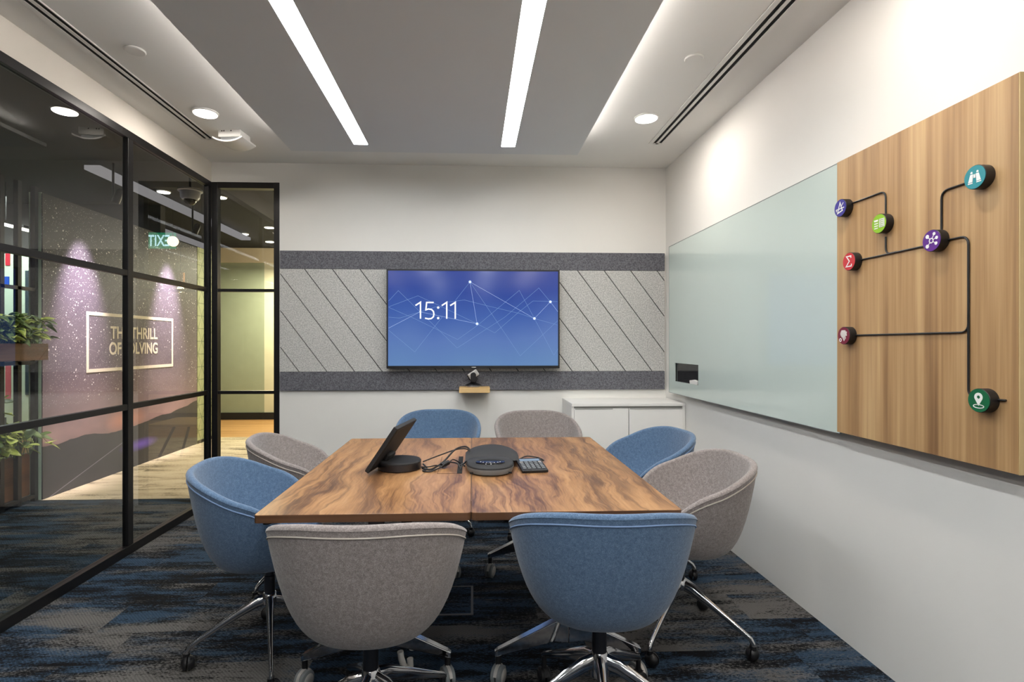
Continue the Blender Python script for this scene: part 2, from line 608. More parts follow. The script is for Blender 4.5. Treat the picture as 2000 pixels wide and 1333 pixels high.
def diffuser(label, xc, y0, y1):
    t = thing('slot_diffuser', label, 'air vent', (xc, (y0 + y1) / 2, H), group='linear air slots in the ceiling')
    hl = (y1 - y0) / 2
    f = MB()
    for a, b in ((-.058, -.032), (-.010, .008), (.030, .036)):
        f.box(a, b, -hl, hl, -.006, -.0005)
    f.box(-.030, .026, -hl, -hl + .02, -.006, -.0005)
    f.box(-.030, .026, hl - .02, hl, -.006, -.0005)
    f.obj('frame', M['white_pl'], t)
    MB().box(-.0315, -.0105, -hl + .02, hl - .02, -.002, -.0003).obj('slot', M['groove'], t)
    MB().box(.0085, .0295, -hl + .02, hl - .02, -.002, -.0003).obj('slot', M['groove'], t)


diffuser('long two-slot air diffuser in the ceiling along the glass partition', -1.885, -1.0, 3.98)
diffuser('long two-slot air diffuser in the ceiling along the whiteboard wall', 1.352, -1.0, 3.93)

# ceiling access point
t = thing('wireless_access_point', 'white wireless access point under the ceiling beside the air slot', 'access point', (-1.665, 3.86, H), rz=-.1)
MB().box(-.075, .085, -.07, .07, -.05, -.001).obj('mount_box', M['white_pl'], t, bevel=.006)
cv = MB()
rr = []
for i in range(9):
    a = i / 8
    x = -.1 + .21 * a
    zz = -.066 - .03 * math.sin(a * PI) ** 0.8
    rr.append([(x, -.095, zz + .012), (x, .095, zz + .012), (x, .095, zz + .002), (x, -.095, zz + .002)])
cv.rings(rr)
cv.obj('curved_cover', M['white_pl'], t, smooth=True)
MB().box(-.06, .07, -.06, .06, -.075, -.05).obj('neck', M['grey_pl'], t)
for dx in (-.045, -.03, .02):
    MB().box(dx - .004, dx + .004, -.0715, -.0695, -.014, -.007).obj('vent_hole', M['black'], t)

# ------------------------------------------------------------------ glazing
def glazing(name, label):
    o = bpy.data.objects.new(name, None)
    COL.objects.link(o)
    return tag(o, label, kind='structure')


GZ = [(0.06, 0.89), (0.925, 1.715), (1.75, 2.56)]
g = glazing('window_1', 'black framed glass partition on the left')
fx0, fx1 = XL - .036, XL
posts = [(4.43, 4.48), (3.418, 3.470), (1.50, 1.55), (1.45, 1.498), (-.6, -.5), (-2.7, -2.6), (-5.2, -5.15)]
for a, b in posts:
    B(fx0, fx1, a, b, 0, 2.61).obj('post', M['frame'], g, bevel=.002)
B(fx0 - .005, fx1 + .005, YR, 4.43, 0, .055).obj('bottom_rail', M['frame'], g, bevel=.002)
B(fx0 - .002, fx1 + .002, YR, 4.48, 2.562, 2.61).obj('top_rail', M['frame'], g, bevel=.002)
bays = [(3.470, 4.43), (1.55, 3.418), (-.5, 1.45), (-2.6, -.6), (-5.15, -2.7)]
for a, b in bays:
    for z0, z1 in ((.89, .925), (1.715, 1.75)):
        B(XL - .035, XL - .002, a, b, z0, z1).obj('transom', M['frame'], g, bevel=.002)
    for z0, z1 in GZ:
        B(XL - .026, XL - .016, a, b, z0 - .004, z1 + .002).obj('pane', M['pane'], g)
g2 = glazing('window_2', 'black framed glazed end panel beside the grey felt wall')
B(XL, XL + .048, YB, YB + .06, 0, 2.61).obj('post', M['frame'], g2, bevel=.002)
B(-1.612, -1.567, YB - .004, YB + .06, 0, 2.61).obj('post', M['frame'], g2, bevel=.002)
B(XL + .048, -1.612, YB, YB + .06, 2.562, 2.61).obj('top_rail', M['frame'], g2)
B(XL + .048, -1.612, YB, YB + .06, 0, .055).obj('bottom_rail', M['frame'], g2)
for z0, z1 in ((.89, .915), (1.722, 1.745)):
    B(XL + .048, -1.612, YB + .006, YB + .05, z0, z1).obj('transom', M['frame'], g2)
for z0, z1 in GZ:
    B(XL + .048, -1.612, YB + .024, YB + .034, z0 - .004, z1 + .008).obj('pane', M['pane'], g2)
for yy in (3.30,):
    pass

# ------------------------------------------------------------------ felt wall panelling
PX0, PX1 = -1.558, 1.604
t = thing('felt_panel', 'wide grey acoustic felt panel band with diagonal grooves on the back wall', 'wall panel', (0, YB, 0))
B(PX0, PX1, -.022, -.001, 1.908, 2.054).obj('dark_band', M['felt_d'], t, bevel=.002)['label'] = 'dark grey felt band along the top'
B(PX0, PX1, -.022, -.001, .918, 1.07).obj('dark_band', M['felt_d'], t, bevel=.002)['label'] = 'dark grey felt band along the bottom'
B(PX0, PX1, -.008, -.001, 1.07, 1.908).obj('groove_backing', M['groove'], t)


def clip(poly, f):
    out = []
    for i in range(len(poly)):
        a, b = poly[i - 1], poly[i]
        fa, fb = f(a), f(b)
        if fa * fb < 0:
            k = fa / (fa - fb)
            out.append((a[0] + (b[0] - a[0]) * k, a[1] + (b[1] - a[1]) * k))
        if fb >= 0:
            out.append(b)
    return out


MXZ = Matrix(((1, 0, 0, 0), (0, 0, -1, 0), (0, 1, 0, 0), (0, 0, 0, 1)))   # local xy -> world xz, normal to -Y
z0, z1 = 1.072, 1.906
sl = .628 / .837
pl = MB()
sp = .2232
for k in range(-18, 18):
    xt0 = -1.3626 + sp * k + .004
    xt1 = xt0 + sp - .008
    poly = [(xt0 + sl * (1.908 - z0), z0), (xt1 + sl * (1.908 - z0), z0), (xt1 + sl * (1.908 - z1), z1), (xt0 + sl * (1.908 - z1), z1)]
    poly = clip(poly, lambda p: p[0] - PX0)
    if poly:
        poly = clip(poly, lambda p: PX1 - p[0])
    if len(poly) > 2:
        pl.prism(poly, .008, .019, MXZ)
pl.obj('light_felt', M['felt_l'], t)['label'] = 'light grey felt field cut by slanting black grooves'

# ------------------------------------------------------------------ television
TX0, TX1, TZ0, TZ1 = -.690, .711, 1.098, 1.900
t = thing('television', 'wall-mounted flat television showing 15:11 on a blue screen', 'television', ((TX0 + TX1) / 2, YB, 0))
cx = (TX0 + TX1) / 2
hw = (TX1 - TX0) / 2
B(-hw + .1, hw - .1, -.05, -.023, TZ0 + .1, TZ1 - .1).obj('rear_housing', M['black'], t)
bz = MB()
bz.box(-hw, hw, -.085, -.052, TZ0, TZ0 + .022).box(-hw, hw, -.085, -.052, TZ1 - .011, TZ1)
bz.box(-hw, -hw + .011, -.085, -.052, TZ0 + .022, TZ1 - .011).box(hw - .011, hw, -.085, -.052, TZ0 + .022, TZ1 - .011)
bz.box(-hw + .011, hw - .011, -.076, -.052, TZ0 + .022, TZ1 - .011)
bz.obj('bezel', M['black'], t)
n = N('screen_picture')
tc = n.n('TexCoord')
sp_ = n.n('SeparateXYZ')
n.l(tc.outputs['Object'], sp_.inputs[0])
gz = n.math('DIVIDE', n.math('SUBTRACT', sp_.outputs[2], TZ0), TZ1 - TZ0)
nz = n.noise(n.coord(scale=(1.6, 1, 1.0)), 1.4, 1)
ff = n.math('ADD', gz, n.math('MULTIPLY', n.math('SUBTRACT', nz, 0.5), 0.35))
colr = n.ramp(ff, [(0.0, lin((92, 126, 172))), (0.3, lin((84, 112, 170))), (0.55, lin((58, 88, 158))), (0.8, lin((34, 62, 142))), (1.0, lin((46, 64, 140)))])
n.bsdf((0.004, 0.005, 0.008, 1), 0.14, Emission_Color=colr, Emission_Strength=0.95, Specular_IOR_Level=0.55)
scr = B(-hw + .0115, hw - .0115, -.0775, -.0765, TZ0 + .0225, TZ1 - .0115).obj('screen', n.m, t)
SU0, SU1, SV0, SV1 = -hw + .0115, hw - .0115, TZ0 + .0225, TZ1 - .0115


def tv(p):
    return (SU0 + (p[0] - 40) / 1897 * (SU1 - SU0), SV1 - (p[1] - 75) / 1065 * (SV1 - SV0))


TVM = Matrix.Translation((0, -.0775, 0)) @ MXZ
ink_dim = m_emit('screen_line_dim', (0.16, 0.27, 0.52), 1.0)
ink_white = m_emit('screen_white', (0.93, 0.96, 1.0), 1.0)
ink_node = m_emit('screen_node', (0.5, 0.66, 1.0), 1.0)
ln = MB()
for pts in [[(45, 480), (370, 355), (640, 480), (1027, 668)], [(45, 415), (153, 298), (393, 535)],
            [(45, 485), (330, 610), (810, 845), (1027, 690), (1500, 290), (1670, 607), (1890, 1025), (1935, 950)],
            [(45, 740), (335, 985), (640, 590)], [(780, 412), (948, 197), (1510, 1030), (1935, 630)],
            [(480, 620), (805, 940), (1340, 590), (1720, 262), (1850, 418)],
            [(700, 425), (885, 400), (1160, 470), (1500, 550), (1670, 607), (1930, 680)],
            [(1027, 668), (1225, 770), (1500, 530), (1655, 408), (1930, 415)],
            [(393, 535), (560, 480), (640, 480)], [(45, 595), (170, 605), (393, 535)]]:
    ln.stroke([tv(p) for p in pts], .0022, 0, .0003, TVM)
ln.obj('graph_lines', ink_dim, scr)
dt = MB()
for a, b in [((45, 718), (393, 535)), ((393, 535), (1027, 668)), ((948, 197), (1027, 668)), ((948, 197), (1670, 607)),
             ((1670, 607), (1850, 418)), ((1850, 418), (1935, 530))]:
    A, Bq = Vector(tv(a)), Vector(tv(b))
    k = int((Bq - A).length / .0075)
    for i in range(k):
        p = A.lerp(Bq, (i + .2) / k)
        q = A.lerp(Bq, (i + .75) / k)
        dt.stroke([tuple(p), tuple(q)], .0026, .0003, .0006, TVM)
dt.obj('dotted_lines', ink_node, scr)


def circ(c, r, k=20, a0=0, a1=2 * PI, ry=None):
    ry = ry or r
    return [(c[0] + r * math.cos(a0 + (a1 - a0) * i / k), c[1] + ry * math.sin(a0 + (a1 - a0) * i / k)) for i in range(k)]


for c in [(948, 197), (1027, 668), (1670, 607), (1850, 418), (393, 535)]:
    nd = MB().prism(circ(tv(c), .0115 if c[0] != 393 else .006), .0006, .0009, TVM)
    nd.cur = 1
    nd.prism(circ(tv(c), .0068 if c[0] != 393 else .003), .0009, .0012, TVM)
    nd.obj('graph_node', [ink_node, ink_white], scr)
dg = MB()
five = [(545, 430), (466, 430), (458, 512), (485, 503), (520, 508), (541, 530), (547, 560), (541, 590), (518, 610), (485, 614), (448, 606)]
for pts in [[(342, 464), (398, 428), (398, 612)], five, [(634, 464), (689, 428), (689, 612)], [(727, 464), (784, 428), (784, 612)]]:
    dg.stroke([tv(p) for p in pts], .0115, .0012, .0016, TVM)
for c in [(594, 487), (594, 605)]:
    dg.prism(circ(tv(c), .0098), .0012, .0016, TVM)
dg.obj('clock_digits', ink_white, scr)
lg = MB()
for i in range(7):
    lg.box(-.016 + i * .005, -.0125 + i * .005, -.0856, -.085, TZ0 + .008, TZ0 + .0135)
lg.obj('badge', M['white_ink'], t)

# shelf and conference camera under the television
t = tag(B(-.105, .14, YB - .18, YB - .0235, .908, .950).obj('wall_shelf', M['shelf_oak'], bevel=.002),
        'small pale oak wall shelf below the television', 'shelf')
t = thing('conference_camera', 'black and silver pan-tilt video camera on the small oak shelf', 'camera', (.008, YB - .10, .9505))
MB().lathe([(.050, 0), (.060, .004), (.060, .010), (.048, .012)], 32).obj('base', M['silver'], t, smooth=True)
MB().lathe([(.065, .012), (.062, .018), (.034, .030), (.024, .036), (.024, .048)], 32).obj('foot', M['black'], t, smooth=True)
yk = MB()
prof = [(-.020, .045), (.020, .045), (.022, .095)] + [(.022 * math.cos(a), .098 + .022 * math.sin(a)) for a in [PI * i / 8 for i in range(9)]] + [(-.022, .095)]
yk.prism(prof, .034, .044, Matrix(((1, 0, 0, 0), (0, 0, -1, 0), (0, 1, 0, 0), (0, 0, 0, 1))))
yk.prism(prof, -.044, -.034, Matrix(((1, 0, 0, 0), (0, 0, -1, 0), (0, 1, 0, 0), (0, 0, 0, 1))))
yk.box(-.02, .02, -.044, .044, .040, .048)
yk.obj('yoke', M['black'], t)
hd = MB()
R_ = Matrix.Translation((0, 0, .100)) @ Matrix.Rotation(math.radians(-33), 4, 'Y')
hd.box(-.042, .042, -.032, .032, -.026, .026, R_)
hd.obj('camera_head', M['silver'], t, bevel=.008, seg=3)
MB().rings([[(-.043 - .006 * k, r * math.cos(a), r * math.sin(a)) for a in [2 * PI * i / 20 for i in range(20)]] for k, r in ((0, .022), (1, .022), (1.2, .018))], mat=R_).obj('lens', M['gloss_black'], t, smooth=True)

# ------------------------------------------------------------------ white cabinet
t = thing('storage_cabinet', 'low white two-door cabinet in the corner by the back wall', 'cabinet', (.747, YB, 0))
CW = XR - .747 - .004
cb = MB()
cb.box(0, CW, -.43, -.001, .825, .848)
cb.obj('top', M['cabinet'], t, bevel=.002)
MB().box(0.0, .018, -.425, -.001, .06, .825).box(CW - .018, CW, -.425, -.001, .06, .825).box(.018, CW - .018, -.41, -.001, .06, .078).box(.018, CW - .018, -.02, -.001, .078, .825).obj('carcass', M['cabinet'], t)
MB().box(.03, CW - .03, -.38, -.02, 0, .06).obj('plinth', M['gap'], t)
mid = CW / 2
for a, b, hx in ((.02, mid - .0025, mid - .18), (mid + .0025, CW - .02, mid + .06)):
    d = MB().box(a, b, -.43, -.412, .064, .808).obj('door', M['cabinet'], t, bevel=.0015)
    B(a + .005, b - .12 if a < .1 else b - .005, -.432, -.4301, .803, .808).obj('handle', M['gap'], d)
B(.02, CW - .02, -.410, -.405, .806, .824).obj('shadow_gap', M['gap'], t)

# ------------------------------------------------------------------ whiteboard and oak board on the right wall
MR = Matrix(((0, 0, -1, 0), (-1, 0, 0, 0), (0, 1, 0, 0), (0, 0, 0, 1)))    # local x -> -Y, local y -> Z, normal -> -X
t = thing('glass_whiteboard', 'pale green glass writing board on the right wall', 'whiteboard', (XR, 0, 0))
WY0, WY1, WZ0, WZ1 = 2.262, 4.282, .912, 2.074
NY0, NY1, NZ0, NZ1 = 3.72, 4.16, 1.008, 1.150
b = MB()
b.box(-.045, -.037, WY0, NY0, WZ0, WZ1).box(-.045, -.037, NY1, WY1, WZ0, WZ1)
b.box(-.045, -.037, NY0, NY1, WZ0, NZ0).box(-.045, -.037, NY0, NY1, NZ1, WZ1)
b.obj('glass_sheet', M['board'], t)
bk = MB()
for a, b_, c, d in ((WY0 + .03, NY0 - .01, WZ0 + .03, WZ1 - .03), (NY1 + .01, WY1 - .03, WZ0 + .03, WZ1 - .03),
                    (NY0 - .01, NY1 + .01, WZ0 + .03, NZ0 - .01), (NY0 - .01, NY1 + .01, NZ1 + .01, WZ1 - .03)):
    bk.box(-.036, -.001, a, b_, c, d)
bk.obj('backing', M['white_pl'], t)
B(-.034, -.030, NY0 - .008, NY1 + .008, NZ0 - .008, NZ1 + .008).obj('socket_recess', M['gloss_black'], t)['label'] = 'dark rectangular socket opening cut in the glass'
rim = MB()
for a, b_, c, d in ((NY0 - .006, NY0, NZ0 - .006, NZ1 + .006), (NY1, NY1 + .006, NZ0 - .006, NZ1 + .006), (NY0, NY1, NZ0 - .006, NZ0), (NY0, NY1, NZ1, NZ1 + .006)):
    rim.box(-.039, -.0365, a, b_, c, d)
rim.obj('opening_rim', M['white_pl'], t)
MB().prism([(-3.87, NZ0), (-3.74, NZ0), (-3.735, NZ0 + .028), (-3.79, NZ0 + .034), (-3.875, NZ0 + .024)], .0345, .046, MR).obj('socket_plug', M['white_pl'], t, bevel=.003)['label'] = 'pale plug inside the opening'
ed = MB()
ed.box(-.046, -.036, WY1, WY1 + .003, WZ0, WZ1).box(-.046, -.036, WY0, WY1, WZ1, WZ1 + .003).box(-.046, -.036, WY0, WY1, WZ0 - .003, WZ0)
ed.obj('edge_trim', M['grey_pl'], t)

t = thing('oak_wall_board', 'tall oak board with round icon discs joined by black lines', 'wall board', (XR, 0, 0))
OX = -.060
B(OX, -.002, 1.486, 2.258, .92, 2.072).obj('board', M['oak'], t, bevel=.0008)
B(OX + .0003, -.002, 1.4815, 1.4855, .92, 2.072).obj('edge_band', M['oak_edge'], t)


def rnd(pts, r, k=5):
    out = [Vector(pts[0])]
    for i in range(1, len(pts) - 1):
        a, p, b = Vector(pts[i - 1]), Vector(pts[i]), Vector(pts[i + 1])
        u, v = (a - p).normalized(), (b - p).normalized()
        rr_ = min(r, (a - p).length * .49, (b - p).length * .49)
        for j in range(k + 1):
            f = j / k
            q = (p + u * rr_) * (1 - f) ** 2 + p * 2 * f * (1 - f) + (p + v * rr_) * f ** 2
            out.append(q)
    out.append(Vector(pts[-1]))
    return out


for pts, lb in (([(2.19, 1.873), (1.98, 1.873), (1.98, 1.72)], 0), ([(1.98, 1.70), (1.98, 1.634), (1.93, 1.634)], 0), ([(2.12, 1.633), (1.78, 1.633)], 0),
                ([(1.737, 1.66), (1.737, 1.803), (1.61, 1.803)], 0), ([(1.73, 1.636), (1.639, 1.636), (1.639, 1.134), (1.60, 1.128)], 0),
                ([(1.639, 1.39), (1.639, 1.332), (2.15, 1.331)], 0), ([(1.56, 1.129), (1.519, 1.130)], 0)):
    MB().tube([(OX - .0035, p[0], p[1]) for p in rnd([(a, b) for a, b in pts], .028)], .0032, 8).obj('connecting_line', M['black'], t, smooth=True)

DISC = [((58, 52, 140), 2.195, 1.862, 'blue', 'navy blue icon disc with white crossed triangle, uppermost beside the glass board'),
        ((140, 190, 40), 1.98, 1.749, 'green', 'lime green icon disc with a white table symbol'),
        ((196, 54, 58), 2.143, 1.631, 'sigma', 'red icon disc bearing a white sigma sign'),
        ((92, 40, 134), 1.746, 1.640, 'hub', 'purple icon disc with a white hub of linked dots'),
        ((22, 132, 142), 1.590, 1.804, 'bino', 'teal icon disc with white binoculars, highest on the oak board'),
        ((120, 36, 52), 2.174, 1.330, 'brain', 'maroon icon disc with a small white brain symbol'),
        ((8, 98, 60), 1.577, 1.124, 'pin', 'dark green icon disc with a white location pin, lowest on the oak board')]
for rgb, y, z, kind, lb in DISC:
    t = thing('icon_disc', lb, 'icon disc', (XR + OX - .0002, y, z), group='icon discs on the oak board')
    R = .0365
    MB().rings([[(x, r * math.cos(a), r * math.sin(a)) for a in [-2 * PI * i / 40 for i in range(40)]] for x, r in ((0, R), (-.028, R), (-.029, R - .001))]).obj('body', M['black'], t, smooth=True)
    MB().rings([[(x, (R - .0016) * math.cos(a), (R - .0016) * math.sin(a)) for a in [-2 * PI * i / 40 for i in range(40)]] for x in (-.029, -.0302)]).obj(
        'coloured_face', m_plain('face_' + kind, rgb, 0.35), t, smooth=True)
    ic = MB()
    D = Matrix.Translation((-.0302, 0, 0)) @ MR
    d0, d1 = 0.0, .0008
    if kind == 'blue':
        ic.stroke([(-.015, -.020), (0, .022), (.014, -.013)], .0048, d0, d1, D, closed=True)
        ic.stroke([(-.024, -.004), (-.012, -.004), (.024, -.002)], .004, d0, d1, D)
        ic.stroke([(.004, .002), (.020, .018)], .003, d0, d1, D)
        ic.prism([(-.026, -.003), (-.016, -.003), (-.022, -.014)], d0, d1, D)
    elif kind == 'green':
        for i in range(4):
            ic.box(-.022, -.004, .009 - i * .009, .013 - i * .009, d0, d1, D)
        ic.box(-.024, -.003, .013, .016, d0, d1, D)
        for i in range(5):
            ic.box(.002, .028 - i * .001, .0135 - i * .0072, .0165 - i * .0072, d0, d1, D)
        for x in (.002, .0105, .019, .0255):
            ic.box(x, x + .0028, -.015, .0165, d0, d1, D)
    elif kind == 'sigma':
        ic.stroke([(.013, .013), (.013, .021), (-.013, .021), (.004, .001), (-.015, -.020), (.015, -.020), (.016, -.011)], .0046, d0, d1, D)
    elif kind == 'hub':
        ic.stroke(circ((0, 0), .0075, 18), .0032, d0, d1, D, closed=True)
        for a, L, r in ((135, .022, .0066), (62, .024, .0054), (18, .022, .0054), (-32, .022, .0056), (-132, .023, .0066)):
            a = math.radians(a)
            c, s_ = math.cos(a), math.sin(a)
            ic.stroke([(c * .008, s_ * .008), (c * L, s_ * L)], .002, d0, d1, D)
            ic.prism(circ((c * L, s_ * L), r, 16), d0, d1 + .0001, D)
    elif kind == 'bino':
        for s_ in (-1, 1):
            q = [(s_ * .0045, .010), (s_ * .014, .010), (s_ * .021, -.013), (s_ * .0065, -.013)]
            ic.prism(q if s_ < 0 and False else (q if s_ > 0 else q)[::(-1 if s_ > 0 else 1)], d0, d1, D)
            q = [(s_ * .006, .0125), (s_ * .0135, .0125), (s_ * .012, .0185), (s_ * .0075, .0185)]
            ic.prism(q[::(-1 if s_ > 0 else 1)][::-1] if s_ > 0 else q, d0, d1, D)
            ic.box(min(s_ * .0065, s_ * .022), max(s_ * .0065, s_ * .022), -.018, -.0148, d0, d1, D)
        ic.box(-.003, .003, -.002, .009, d0, d1, D)
    elif kind == 'brain':
        for i in range(5):
            for j in range(6):
                x, y_ = -.016 + j * .0062 + (i % 2) * .002, -.004 + i * .0058
                if (x / .019) ** 2 + ((y_ - .008) / .016) ** 2 < 1:
                    ic.stroke(circ((x, y_), .0024, 8), .0014, d0, d1, D, closed=True)
        ic.stroke(circ((-.018, -.018), .0058, 14), .0034, d0, d1, D, closed=True)
        ic.stroke([(-.006, -.006), (.003, -.021), (.006, -.017), (0, -.006)], .0022, d0, d1, D)
        ic.stroke([(.003, -.010), (.013, -.008), (.012, -.013), (.006, -.014)], .002, d0, d1, D)
    elif kind == 'pin':
        o = circ((0, .010), .0135, 22, math.radians(-28), math.radians(208))
        ring_in = circ((0, .010), .0052, 22, math.radians(-28), math.radians(208))
        for i in range(len(o) - 1):
            ic.prism([ring_in[i], o[i], o[i + 1], ring_in[i + 1]], d0, d1, D)
        ic.prism([o[-1], (0, -.016), ring_in[-1]], d0, d1, D)
        ic.prism([ring_in[0], (0, -.016), o[0]], d0, d1, D)
        ic.prism([ring_in[-1], (0, -.016), ring_in[0], (0, .0045)], d0, d1, D)
        ic.stroke(circ((0, -.0175), .017, 26, ry=.0052), .0022, d0, d1, D, closed=True)
    ic.obj('icon', M['white_ink'], t)

# ------------------------------------------------------------------ meeting tables
def rrect(x0, x1, y0, y1, r, k=5):
    P = []
    for cx_, cy_, a in ((x1 - r, y0 + r, -90), (x1 - r, y1 - r, 0), (x0 + r, y1 - r, 90), (x0 + r, y0 + r, 180)):
        for i in range(k + 1):
            t_ = math.radians(a + 90 * i / k)
            P.append((cx_ + r * math.cos(t_), cy_ + r * math.sin(t_)))
    return P


def twin_wheel(name, m_body, m_hub, r, w, parent, loc, rz):
    """caster: fork hood over two wheels; sub-part of a leg"""
    c = MB()
    Rm = Matrix.Rotation(rz, 4, 'Z')
    for s in (-1, 1):
        c.cur = 0
        c.rings([[(x, rr_ * math.cos(a), rr_ * math.sin(a)) for a in [2 * PI * i / 24 for i in range(24)]]
                 for x, rr_ in (((s * .004, r), (s * (w - .004), r), (s * w, r * .8)) if s > 0 else ((s * w, r * .8), (s * (w - .004), r), (s * .004, r)))], mat=Rm)
        c.cur = 1
        xx = (s * w, s * (w + .0025))
        c.rings([[(x, rr_ * math.cos(a), rr_ * math.sin(a)) for a in [2 * PI * i / 20 for i in range(20)]]
                 for x, rr_ in (((xx[0], r * .72), (xx[1], r * .62)) if s > 0 else ((xx[1], r * .62), (xx[0], r * .72)))], mat=Rm)
    c.cur = 1
    hood = []
    for i in range(9):
        a = math.radians(15 + 150 * i / 8)
        hood.append([(-.006, (r + .004) * math.cos(a), (r + .004) * math.sin(a)), (.006, (r + .004) * math.cos(a), (r + .004) * math.sin(a)),
                     (.006, (r - .012) * math.cos(a), (r - .012) * math.sin(a)), (-.006, (r - .012) * math.cos(a), (r - .012) * math.sin(a))])
    c.rings(hood, mat=Rm)
    return c.obj(name, [m_body, m_hub], parent, loc, smooth=True)


def make_table(label, x0, x1, cx_, wood, grom):
    t = thing('meeting_table', label, 'table', (0, 0, 0), group='wooden meeting tables')
    y0, y1 = 1.79, 3.222
    top = MB()
    if grom:
        gx0, gx1, gy0, gy1 = -.066, -.044, 2.33, 2.68
        # top split around the cable slot
        top.prism(rrect(x0, x1, y0, y1, .012), .712, .739)
    else:
        top.prism(rrect(x0, x1, y0, y1, .012), .712, .739)
    top.obj('tabletop', wood, t, bevel=.0015)
    e = MB()
    P = rrect(x0, x1, y0, y1, .012)
    for i in range(len(P)):
        a, b = P[i], P[(i + 1) % len(P)]
        dx, dy = b[0] - a[0], b[1] - a[1]
        L = math.hypot(dx, dy)
        if L < 1e-5:
            continue
        nx, ny = dy / L * .0015, -dx / L * .0015
        e.prism([a, (a[0] + nx, a[1] + ny), (b[0] + nx, b[1] + ny), b], .713, .738)
    e.obj('edge_band', M['walnut_edge'], t)
    B(x0 + .10, x1 - .10, 2.03, 3.0, .690, .7115).obj('under_frame', M['dchrome'], t)
    for yf in (2.07, 3.02):
        f = MB()
        f.box(cx_ - .03, cx_ + .03, yf - .014, yf + .014, .22, .69)
        f.obj('column', M['dchrome'], t, bevel=.004)
        ft = MB()
        for s in (-1, 1):
            ft.rings([[(cx_ + s * x, yf - hw_, z - th), (cx_ + s * x, yf + hw_, z - th), (cx_ + s * x, yf + hw_, z), (cx_ + s * x, yf - hw_, z)][::s]
                      for x, z, th, hw_ in ((.0, .255, .10, .02), (.05, .238, .075, .02), (.27, .132, .025, .014), (.282, .124, .02, .01))])
        fo = ft.obj('foot', M['chrome'], t, bevel=.003)
        for s in (-1, 1):
            MB().lathe([(.011, .066), (.011, .112)], 14, (cx_ + s * .268, yf)).obj('caster_stem', M['black'], fo, smooth=True)
            twin_wheel('caster', M['grey_pl'], M['silver'], .036, .022, fo, (cx_ + s * .268 + (.0 if s > 0 else -.0), yf - .01, .0365), math.radians(25 * s))
    for xx in (x0 + .03, x1 - .03):
        MB().lathe([(.014, .700), (.014, .7115)], 16, (xx, y0 + .035)).obj('rubber_stop', M['black'], t, smooth=True)
    return t


ta = make_table('walnut meeting table on the glass partition side, carrying the tilted screen', -.708, -.006, -.362, M['walnutL'], True)
tb = make_table('walnut meeting table on the whiteboard side, bearing the conference phone', -.002, .702, .367, M['walnutR'], False)
lv = MB()
lv.tube([(-.285, 2.085, .195), (-.262, 2.085, .190), (-.240, 2.085, .172), (-.230, 2.085, .150), (-.230, 2.085, .128)], .012, 10)
lv.tube([(-.275, 2.085, .120), (-.272, 2.085, .095), (-.262, 2.085, .066), (-.246, 2.085, .052), (-.236, 2.085, .064), (-.238, 2.085, .092)], .012, 10)
lv.obj('brake_lever', M['white_pl'], ta, smooth=True)['label'] = 'white curved plastic lever by the foot'
B(-.066, -.044, 2.33, 2.68, .7392, .7405).obj('cable_slot', M['groove'], ta)['label'] = 'narrow black cable slot near the joint'
MB().box(-.150, -.066, 2.33, 2.333, .7392, .7400).box(-.150, -.147, 2.33, 2.68, .7392, .7400).obj('flap_outline', M['walnut_edge'], ta)

# ------------------------------------------------------------------ chairs
ZT = .800
KEY = [(0, ZT), (30, ZT - .004), (60, ZT - .034), (90, ZT - .095), (112, .645), (130, .565), (148, .485), (165, .452), (180, .450)]


def zrim(phi):
    d = abs(math.degrees((phi + PI) % (2 * PI) - PI))
    for i in range(len(KEY) - 1):
        if KEY[i][0] <= d <= KEY[i + 1][0]:
            def slope(j):
                if j == 0 or j == len(KEY) - 1:
                    return 0
                return (KEY[j + 1][1] - KEY[j - 1][1]) / (KEY[j + 1][0] - KEY[j - 1][0])
            h = KEY[i + 1][0] - KEY[i][0]
            u = (d - KEY[i][0]) / h
            a, b = KEY[i][1], KEY[i + 1][1]
            return (2 * u ** 3 - 3 * u * u + 1) * a + (u ** 3 - 2 * u * u + u) * h * slope(i) + (3 * u * u - 2 * u ** 3) * b + (u ** 3 - u * u) * h * slope(i + 1)
    return KEY[-1][1]


def plan(phi, inset=0.0):
    s, c = math.sin(phi), -math.cos(phi)
    e = 2 / 2.35
    ax = .305 - inset
    by = (.265 if c < 0 else .250) - inset
    return (ax * math.copysign(abs(s) ** e, s), by * math.copysign(abs(c) ** e, c))


def outer_pt(phi, h, off=0.0):
    zr = zrim(phi)
    zb = .385
    px_, py_ = plan(phi)
    rho = h ** .20
    # the front lip is shallower, so keep its underside fuller
    k = 1.0 + off / .3
    return (px_ * rho * k, py_ * rho * k, zb + (zr - zb) * h)


